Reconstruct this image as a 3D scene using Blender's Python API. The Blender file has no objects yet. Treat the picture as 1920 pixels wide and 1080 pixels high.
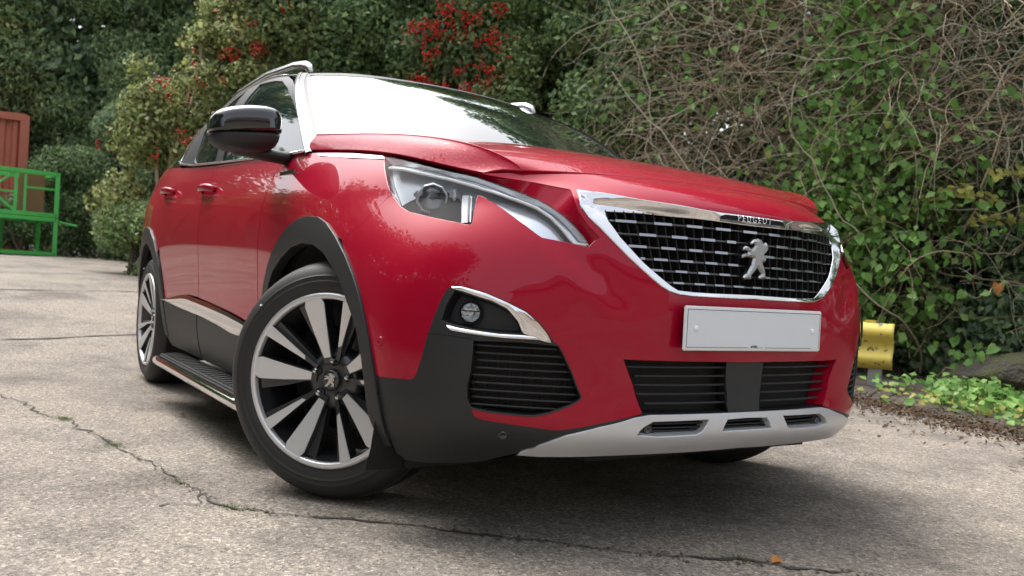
import bpy, bmesh, math, random
import numpy as np
from mathutils import Vector, Matrix, Euler
from mathutils.geometry import delaunay_2d_cdt
random.seed(7); rng = np.random.default_rng(11)
PI = math.pi
scene = bpy.context.scene
COL = scene.collection

# ------------------------------------------------------------------ camera, sky, sun, exposure
cam_data = bpy.data.cameras.new('camera')
cam = bpy.data.objects.new('camera', cam_data); COL.objects.link(cam)
cam_data.sensor_width = 36.0; cam_data.lens = 30.525
cam_data.clip_start = 0.05; cam_data.clip_end = 600
cam.matrix_world = Matrix([[0.534403, -0.034304, 0.844534, 2.485643], [0.843408, -0.043928, -0.535475, -1.789138], [0.055467, 0.998446, 0.005457, 0.666047], [0.0, 0.0, 0.0, 1.0]])
cam_data.dof.use_dof = True; cam_data.dof.focus_distance = 2.5; cam_data.dof.aperture_fstop = 5.0
scene.camera = cam

SUN_EL, SUN_AZ = math.radians(64), math.radians(195)      # azimuth from +x towards +y
world = bpy.data.worlds.new('World'); scene.world = world; world.use_nodes = True
nt = world.node_tree; nt.nodes.clear()
wo = nt.nodes.new('ShaderNodeOutputWorld'); bg = nt.nodes.new('ShaderNodeBackground')
sky = nt.nodes.new('ShaderNodeTexSky'); sky.sky_type = 'NISHITA'; sky.sun_disc = False
sky.sun_elevation = SUN_EL; sky.sun_rotation = PI/2 - SUN_AZ
sky.air_density = 1.0; sky.dust_density = 6.0; sky.ozone_density = 1.0
hs = nt.nodes.new('ShaderNodeHueSaturation'); hs.inputs['Saturation'].default_value = 0.35
nt.links.new(sky.outputs[0], hs.inputs['Color']); nt.links.new(hs.outputs[0], bg.inputs['Color'])
bg.inputs['Strength'].default_value = 0.15
nt.links.new(bg.outputs[0], wo.inputs['Surface'])
sd = bpy.data.lights.new('sun', 'SUN'); sd.energy = 0.5; sd.angle = math.radians(30); sd.color = (1, .96, .9)
sun = bpy.data.objects.new('sun', sd); COL.objects.link(sun)
d_ = Vector((math.cos(SUN_EL)*math.cos(SUN_AZ), math.cos(SUN_EL)*math.sin(SUN_AZ), math.sin(SUN_EL)))
sun.rotation_euler = d_.to_track_quat('Z', 'Y').to_euler(); sun.location = (0, 0, 30)
scene.view_settings.view_transform = 'Standard'; scene.view_settings.look = 'None'
scene.view_settings.exposure = 1.45; scene.view_settings.gamma = 1.0; scene.view_settings.use_curve_mapping = False
scene.render.engine = 'CYCLES'

# ------------------------------------------------------------------ materials
MAT = {}
def mat(name, col=(.5,.5,.5), rough=.5, metal=0., coat=0., coat_rough=.03, spec=.5, alpha=None, bump=None, var=None, trans=0., ior=1.5):
    m = bpy.data.materials.new(name); m.use_nodes = True; MAT[name] = m
    t = m.node_tree; b = t.nodes['Principled BSDF']
    b.inputs['Base Color'].default_value = (*col, 1); b.inputs['Roughness'].default_value = rough
    b.inputs['Metallic'].default_value = metal; b.inputs['Coat Weight'].default_value = coat
    b.inputs['Coat Roughness'].default_value = coat_rough; b.inputs['Specular IOR Level'].default_value = spec
    b.inputs['IOR'].default_value = ior
    if trans: b.inputs['Transmission Weight'].default_value = trans
    tc = t.nodes.new('ShaderNodeTexCoord')
    if var:                                       # (scale, amount, second colour)
        n = t.nodes.new('ShaderNodeTexNoise'); n.inputs['Scale'].default_value = var[0]; n.inputs['Detail'].default_value = 6
        r = t.nodes.new('ShaderNodeMapRange'); r.inputs['From Min'].default_value = .35; r.inputs['From Max'].default_value = .65
        mx = t.nodes.new('ShaderNodeMix'); mx.data_type = 'RGBA'
        mx.inputs[6].default_value = (*col, 1); mx.inputs[7].default_value = (*var[2], 1)
        ml = t.nodes.new('ShaderNodeMath'); ml.operation = 'MULTIPLY'; ml.inputs[1].default_value = var[1]
        t.links.new(tc.outputs['Object'], n.inputs['Vector']); t.links.new(n.outputs['Fac'], r.inputs['Value'])
        t.links.new(r.outputs[0], ml.inputs[0]); t.links.new(ml.outputs[0], mx.inputs[0]); t.links.new(mx.outputs[2], b.inputs['Base Color'])
    if bump:                                      # (scale, strength, distance)
        n = t.nodes.new('ShaderNodeTexNoise'); n.inputs['Scale'].default_value = bump[0]; n.inputs['Detail'].default_value = 4
        bp = t.nodes.new('ShaderNodeBump'); bp.inputs['Strength'].default_value = bump[1]; bp.inputs['Distance'].default_value = bump[2]
        t.links.new(tc.outputs['Object'], n.inputs['Vector']); t.links.new(n.outputs['Fac'], bp.inputs['Height']); t.links.new(bp.outputs[0], b.inputs['Normal'])
    return m
def paint(name, droplets=False):
    m = mat(name, (.33,.0006,.020), .45, .08, .85, .010, spec=.05)
    t = m.node_tree; b = t.nodes['Principled BSDF']; b.inputs['Coat IOR'].default_value = 1.42
    if droplets:                                  # fine rain beads on the upward panels
        tc = t.nodes.new('ShaderNodeTexCoord'); v = t.nodes.new('ShaderNodeTexVoronoi'); v.inputs['Scale'].default_value = 150
        r = t.nodes.new('ShaderNodeMapRange'); r.inputs['From Min'].default_value = .0; r.inputs['From Max'].default_value = .38
        r.inputs['To Min'].default_value = 1; r.inputs['To Max'].default_value = 0
        n = t.nodes.new('ShaderNodeTexNoise'); n.inputs['Scale'].default_value = 6
        ml = t.nodes.new('ShaderNodeMath'); ml.operation = 'MULTIPLY'
        bp = t.nodes.new('ShaderNodeBump'); bp.inputs['Strength'].default_value = .8; bp.inputs['Distance'].default_value = .0014
        t.links.new(tc.outputs['Object'], v.inputs['Vector']); t.links.new(tc.outputs['Object'], n.inputs['Vector'])
        t.links.new(v.outputs['Distance'], r.inputs['Value']); t.links.new(r.outputs[0], ml.inputs[0]); t.links.new(n.outputs['Fac'], ml.inputs[1])
        t.links.new(ml.outputs[0], bp.inputs['Height']); t.links.new(bp.outputs[0], b.inputs['Coat Normal'])
    return m
def glass(name, tint=(.9,.95,.97), mixv=.0, rough=.0, ior=1.5):
    """thin clear cover: fresnel reflection over a tinted see-through sheet"""
    m = bpy.data.materials.new(name); m.use_nodes = True; MAT[name] = m
    t = m.node_tree; t.nodes.clear(); o = t.nodes.new('ShaderNodeOutputMaterial')
    tr = t.nodes.new('ShaderNodeBsdfTransparent'); tr.inputs[0].default_value = (*tint, 1)
    gl = t.nodes.new('ShaderNodeBsdfGlossy'); gl.inputs['Roughness'].default_value = rough
    f = t.nodes.new('ShaderNodeFresnel'); f.inputs['IOR'].default_value = ior
    mx = t.nodes.new('ShaderNodeMixShader')
    t.links.new(f.outputs[0], mx.inputs[0]); t.links.new(tr.outputs[0], mx.inputs[1]); t.links.new(gl.outputs[0], mx.inputs[2])
    t.links.new(mx.outputs[0], o.inputs['Surface']); return m
paint('red_paint'); paint('red_paint_wet', True)
mat('black_plastic', (.013,.014,.016), .5, bump=(900,.15,.0004))
mat('black_gloss', (.008,.008,.010), .12, coat=1.0, coat_rough=.02)
mat('black_trim', (.018,.019,.021), .4)
mat('black_liner', (.006,.006,.006), .8)
mat('chrome', (.78,.78,.79), .06, 1.0)
mat('satin_silver', (.60,.62,.64), .33, .45)
mat('anthracite', (.045,.047,.052), .30, .5, .6, .1)
mat('machined_alloy', (.74,.75,.765), .36, .6)
mat('emblem_metal', (.42,.43,.43), .28, 1.0)
mat('dash_metal', (.35,.35,.36), .22, 1.0)
mat('tyre_rubber', (.016,.016,.018), .55, bump=(60,.1,.002), var=(7,.5,(.026,.025,.024)))
mat('plate_white', (.68,.73,.77), .35)
mat('plate_frame', (.78,.80,.82), .25)
mat('print_black', (.02,.02,.022), .5)
mat('cap_white', (.85,.86,.87), .3)
mat('lamp_silver', (.78,.81,.85), .2, .7)
mat('lamp_grey', (.50,.54,.60), .35, .2)
mat('lamp_dark', (.012,.013,.015), .4, spec=.12)
mat('light_guide', (.95,.96,.97), .35)
mat('window_tint', (.010,.016,.018), .02, spec=.6)
mat('screen_dark', (.012,.018,.016), .015, spec=.8, ior=1.65, coat=1, coat_rough=0)
mat('rail_silver', (.66,.67,.68), .22, 1.0)
mat('disc_steel', (.22,.21,.20), .35, 1.0)
mat('step_rubber', (.02,.021,.023), .5)
glass('clear_cover', (.97,.985,.99), ior=1.18); glass('lens_glass', (.93,.95,.96), ior=1.55)

# ------------------------------------------------------------------ object helpers
def link(o, parent=None):
    COL.objects.link(o)
    if parent is not None: o.parent = parent
    return o
def mesh_obj(name, V, F, m, parent=None, smooth=True, normals=None):
    me = bpy.data.meshes.new(name)
    me.from_pydata([tuple(v) for v in V], [], [tuple(f) for f in F]); me.validate(); me.update()
    if smooth: me.polygons.foreach_set('use_smooth', [True]*len(me.polygons))
    if normals is not None and len(normals) == len(me.vertices): me.normals_split_custom_set_from_vertices([tuple(n) for n in normals])
    me.materials.append(MAT[m] if isinstance(m, str) else m)
    return link(bpy.data.objects.new(name, me), parent)
def thing(name, label, cat, loc=(0,0,0), rotz=0, group=None):
    o = bpy.data.objects.new(name, None); COL.objects.link(o); o.location = loc; o.rotation_euler = (0,0,rotz); o.empty_display_size = .2
    o['label'] = label; o['category'] = cat
    if group: o['group'] = group
    return o
def tag(o, label, cat, group=None):
    o['label'] = label; o['category'] = cat
    if group: o['group'] = group
    return o
def kind(o, k): o['kind'] = k; return o
def dup(o, parent=None):
    c = o.copy(); COL.objects.link(c)
    if parent is not None: c.parent = parent
    for ch in list(o.children): dup(ch, c)
    return c
class Geo:
    """collects primitive shapes into one mesh"""
    def __init__(s): s.V=[]; s.F=[]
    def add(s, V, F):
        k=len(s.V); s.V += [tuple(v) for v in V]; s.F += [tuple(i+k for i in f) for f in F]; return s
    def box(s, c, size, rot=None, bev=0):
        x,y,z=[a/2 for a in size]; b=min(bev,x*.99,y*.99,z*.99)
        R=rot if rot is not None else Matrix.Identity(3); c=Vector(c)
        if b<=0:
            V=[(-x,-y,-z),(x,-y,-z),(x,y,-z),(-x,y,-z),(-x,-y,z),(x,-y,z),(x,y,z),(-x,y,z)]
            F=[(0,3,2,1),(4,5,6,7),(0,1,5,4),(1,2,6,5),(2,3,7,6),(3,0,4,7)]
            return s.add([c+R@Vector(v) for v in V],F)
        bm=bmesh.new(); bmesh.ops.create_cube(bm,size=1)
        for v in bm.verts: v.co=Vector((v.co.x*2*x,v.co.y*2*y,v.co.z*2*z))
        bmesh.ops.bevel(bm,geom=bm.edges[:],offset=b,segments=2,affect='EDGES')
        bm.verts.index_update()
        s.add([c+R@v.co for v in bm.verts],[[v.index for v in f.verts] for f in bm.faces]); bm.free(); return s
    def tube(s, pts, r, n=8, caps=True, flat=1.0):
        pts=[Vector(p) for p in pts]; rs=r if hasattr(r,'__len__') else [r]*len(pts)
        V=[];up=None
        for i,p in enumerate(pts):
            t=(pts[min(i+1,len(pts)-1)]-pts[max(i-1,0)])
            if t.length<1e-9: t=Vector((0,0,1))
            t.normalize()
            a=Vector((0,0,1)) if abs(t.z)<.9 else Vector((1,0,0))
            if up is not None: a=up
            e=(a-t*a.dot(t))
            if e.length<1e-6: e=t.orthogonal()
            e.normalize(); up=e; f=t.cross(e)
            for k in range(n):
                an=2*PI*k/n; V.append(p+(e*math.cos(an)*flat+f*math.sin(an))*rs[i])
        F=[]
        for i in range(len(pts)-1):
            for k in range(n): F.append((i*n+k,i*n+(k+1)%n,(i+1)*n+(k+1)%n,(i+1)*n+k))
        if caps: F.append(tuple(range(n))[::-1]); F.append(tuple(range((len(pts)-1)*n,len(pts)*n)))
        return s.add(V,F)
    def lathe(s, prof, n=48, M=None):
        """profile of (radius, axial) round the y axis, outer side towards -y"""
        V=[];F=[];m=len(prof)
        for i in range(n):
            a=2*PI*i/n
            for r,h in prof: V.append(Vector((r*math.sin(a),h,r*math.cos(a))))
        for i in range(n):
            j=(i+1)%n
            for k in range(m-1): F.append((i*m+k,j*m+k,j*m+k+1,i*m+k+1))
        if M is not None: V=[M@v for v in V]
        return s.add(V,F)
    def prism(s, poly, h0, h1, f):
        """polygon extruded from h0 to h1, f(x,y,h)->point"""
        n=len(poly); V=[f(x,y,h0) for x,y in poly]+[f(x,y,h1) for x,y in poly]
        F=[tuple(range(n))[::-1],tuple(range(n,2*n))]+[(i,(i+1)%n,n+(i+1)%n,n+i) for i in range(n)]
        return s.add(V,F)
    def obj(s, name, m, parent=None, smooth=False, angle=None):
        o=mesh_obj(name,s.V,s.F,m,parent,smooth)
        if angle is not None:
            o.data.polygons.foreach_set('use_smooth',[True]*len(o.data.polygons)); o.data.set_sharp_from_angle(angle=math.radians(angle))
        return o

# body side/front surface table: rows bottom->top, columns front centre -> tail centre ; right-hand side has y = -value
BODY = np.array([
 [(.835,0,.255),(.825,.25,.258),(.775,.48,.258),(.69,.61,.25),(.58,.72,.235),(.46,.79,.215),(.33,.83,.20),(.05,.86,.20),(-.4,.84,.20),(-1.2,.83,.20),(-2.0,.83,.20),(-2.6,.84,.21),(-3.05,.82,.24),(-3.32,.70,.27),(-3.42,.42,.29),(-3.44,0,.29)],
 [(.872,0,.31),(.862,.26,.31),(.81,.49,.31),(.727,.63,.31),(.625,.75,.30),(.505,.835,.29),(.36,.87,.28),(.05,.892,.29),(-.4,.872,.30),(-1.2,.866,.30),(-2.0,.868,.30),(-2.6,.88,.30),(-3.05,.86,.33),(-3.34,.75,.35),(-3.46,.44,.36),(-3.49,0,.36)],
 [(.862,0,.40),(.852,.27,.40),(.806,.50,.40),(.737,.64,.40),(.642,.765,.40),(.522,.85,.40),(.38,.887,.40),(.05,.906,.41),(-.4,.892,.42),(-1.2,.884,.42),(-2.0,.887,.42),(-2.6,.902,.42),(-3.05,.88,.44),(-3.36,.79,.46),(-3.48,.45,.46),(-3.52,0,.46)],
 [(.868,0,.56),(.858,.28,.56),(.818,.50,.56),(.742,.64,.56),(.643,.766,.56),(.525,.852,.56),(.38,.89,.56),(.05,.912,.56),(-.4,.899,.56),(-1.2,.888,.56),(-2.0,.894,.56),(-2.6,.912,.56),(-3.05,.888,.58),(-3.37,.80,.60),(-3.49,.45,.60),(-3.53,0,.60)],
 [(.868,0,.665),(.857,.28,.665),(.812,.50,.665),(.735,.635,.67),(.63,.756,.68),(.51,.842,.68),(.36,.885,.68),(.05,.912,.69),(-.4,.905,.69),(-1.2,.897,.69),(-2.0,.904,.69),(-2.6,.917,.70),(-3.05,.89,.71),(-3.36,.80,.73),(-3.48,.45,.74),(-3.52,0,.74)],
 [(.855,0,.77),(.84,.275,.77),(.787,.49,.77),(.71,.62,.775),(.60,.737,.777),(.472,.813,.78),(.322,.863,.785),(.05,.902,.79),(-.4,.907,.80),(-1.2,.903,.81),(-2.0,.912,.82),(-2.6,.92,.83),(-3.05,.89,.84),(-3.34,.795,.86),(-3.46,.45,.87),(-3.50,0,.87)],
 [(.853,0,.86),(.830,.27,.86),(.76,.48,.86),(.668,.60,.86),(.548,.702,.86),(.417,.772,.865),(.275,.828,.87),(.03,.878,.88),(-.4,.897,.89),(-1.2,.896,.91),(-2.0,.906,.93),(-2.6,.912,.95),(-3.05,.88,.97),(-3.32,.78,.99),(-3.44,.45,1.0),(-3.48,0,1.0)],
 [(.846,0,.912),(.813,.26,.916),(.737,.462,.915),(.65,.577,.913),(.538,.677,.912),(.413,.742,.918),(.27,.798,.93),(.03,.846,.955),(-.4,.870,.98),(-1.2,.873,1.01),(-2.0,.882,1.04),(-2.6,.887,1.08),(-3.05,.85,1.10),(-3.30,.75,1.12),(-3.42,.44,1.13),(-3.45,0,1.13)],
 [(.825,0,.948),(.778,.24,.955),(.708,.437,.957),(.632,.555,.953),(.536,.658,.946),(.42,.712,.963),(.27,.757,.988),(.03,.783,1.030),(-.4,.818,1.072),(-1.2,.832,1.11),(-2.0,.828,1.155),(-2.6,.815,1.205),(-3.05,.78,1.23),(-3.26,.70,1.245),(-3.36,.42,1.25),(-3.38,0,1.25)],
],float)

_o6,_o7,_o8=BODY[6],BODY[7],BODY[8]
_r7=_o6*.4+_o7*.6; _r8=_o7*.65+_o8*.35; _r9=_o8.copy()
_r7[:4]=[(.848,0,.893),(.820,.265,.893),(.745,.47,.893),(.657,.588,.89)]
_r8[:4]=[(.79,0,.940),(.765,.26,.939),(.695,.46,.929),(.622,.575,.923)]
_r9[:4]=[(.70,0,.970),(.688,.25,.968),(.64,.47,.963),(.59,.575,.956)]
BODY=np.concatenate([BODY[:7],_r7[None],_r8[None],_r9[None]],0)

class Surf:
    """cubic B-spline surface through (nearly) a table of points; parameters are row/column numbers"""
    def __init__(s, T, sym=False, comp=3):
        s.nr,s.nc=T.shape[:2]; s.sym=sym; s.T=T
        Q=T.copy(); u=np.arange(s.nc,dtype=float); v=np.arange(s.nr,dtype=float)
        for _ in range(comp):
            s.P=s.pad(Q); uu,vv=np.meshgrid(u,v)
            Q=Q+.8*(T-s(uu.ravel(),vv.ravel()).reshape(T.shape))
        s.P=s.pad(Q)
    def pad(s,Q):
        A=np.concatenate([2*Q[:1]-Q[1:2],Q,2*Q[-1:]-Q[-2:-1]],0)
        if s.sym: L=A[:,1:2]*np.array([1,-1,1.])
        else: L=2*A[:,:1]-A[:,1:2]
        return np.concatenate([L,A,2*A[:,-1:]-A[:,-2:-1]],1)
    @staticmethod
    def w(t): return np.stack([(1-t)**3,3*t**3-6*t**2+4,-3*t**3+3*t**2+3*t+1,t**3],-1)/6
    def __call__(s,u,v):
        u=np.asarray(u,float);v=np.asarray(v,float)
        flip=np.where((u<0)&s.sym,-1.,1.); u=np.where(s.sym,np.abs(u),u)
        i=np.clip(np.floor(u).astype(int),0,s.nc-2); j=np.clip(np.floor(v).astype(int),0,s.nr-2)
        a=s.w(u-i);b=s.w(v-j); out=np.zeros(u.shape+(3,))
        for m in range(4):
            for n in range(4):
                out+=(b[...,m]*a[...,n])[...,None]*s.P[j+m,i+n]
        out[...,1]*=flip
        return out
    def normal(s,u,v,h=1e-3):
        du=s(u+h,v)-s(u-h,v);dv=s(u,v+h)-s(u,v-h)
        n=np.cross(du,dv); return n/np.maximum(np.linalg.norm(n,axis=-1,keepdims=True),1e-12)
# bonnet: rows front edge -> windscreen, columns centre -> side edge
def bonnet_table():
    Cn=[(.70,.972),(.655,.990),(.53,1.030),(.30,1.084),(.03,1.130),(-.28,1.163)]
    Cr=[(.60,.582,.9585),(.572,.600,.984),(.473,.652,1.027),(.275,.70,1.067),(-.015,.742,1.103),(-.38,.790,1.136)]
    Ed=[(.536,.658,.949),(.475,.687,.961),(.38,.720,.981),(.20,.757,1.017),(-.05,.783,1.050),(-.405,.815,1.082)]
    rows=[]
    for (cx_,cz_),c,e in zip(Cn,Cr,Ed):
        r=[]
        for f,zz in((0,0),(.45,.0),(.8,-.004),(.955,-.002),(1,0)):
            x=cx_+(c[0]-cx_)*f**2.2; y=c[1]*f; z=cz_+(c[2]-cz_)*f**2.6+zz
            r.append((x,y,z))
        for f in(.06,.5,1):
            r.append((c[0]+(e[0]-c[0])*f,c[1]+(e[1]-c[1])*f,c[2]+(e[2]-c[2])*f+(.006 if f==.5 else 0)-(.001 if f==.06 else 0)))
        rows.append(r)
    rows[0][1]=(.688,.25,.970);rows[0][2]=(.648,.466,.964);rows[0][3]=(.612,.556,.9597)
    return np.array(rows,float)
BONNET=bonnet_table()
# glasshouse side: rows belt -> roof edge, columns front pillar -> tail
GLASS=np.array([
 [(-.41,.822,1.078),(-.95,.828,1.102),(-1.55,.832,1.134),(-2.1,.826,1.168),(-2.6,.813,1.210),(-3.05,.775,1.236)],
 [(-.67,.771,1.255),(-1.09,.786,1.262),(-1.60,.790,1.28),(-2.1,.785,1.29),(-2.6,.768,1.305),(-3.02,.735,1.295)],
 [(-.90,.712,1.395),(-1.23,.729,1.413),(-1.65,.735,1.424),(-2.1,.732,1.418),(-2.6,.713,1.395),(-2.98,.685,1.35)],
 [(-1.12,.627,1.492),(-1.36,.645,1.520),(-1.7,.655,1.532),(-2.1,.655,1.518),(-2.6,.64,1.468),(-2.93,.62,1.405)]],float)
# windscreen: rows base -> header, columns centre -> edge
SCREEN=np.array([
 [(-.20,0,1.10),(-.23,.3,1.097),(-.30,.58,1.090),(-.375,.787,1.085)],
 [(-.48,0,1.285),(-.51,.28,1.282),(-.575,.54,1.268),(-.640,.738,1.262)],
 [(-.77,0,1.435),(-.79,.26,1.430),(-.84,.49,1.415),(-.875,.682,1.403)],
 [(-1.05,0,1.540),(-1.06,.24,1.537),(-1.085,.45,1.524),(-1.105,.590,1.503)]],float)
ROOF=np.array([
 [(-1.055,0,1.541),(-1.065,.24,1.538),(-1.09,.45,1.525),(-1.112,.622,1.494)],
 [(-1.4,0,1.580),(-1.4,.24,1.576),(-1.4,.45,1.562),(-1.4,.645,1.524)],
 [(-1.9,0,1.595),(-1.9,.24,1.591),(-1.9,.45,1.575),(-1.9,.655,1.528)],
 [(-2.5,0,1.572),(-2.5,.24,1.568),(-2.5,.45,1.55),(-2.55,.64,1.476)],
 [(-3.1,0,1.50),(-3.1,.24,1.497),(-3.05,.45,1.47),(-2.95,.615,1.402)]],float)

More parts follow.
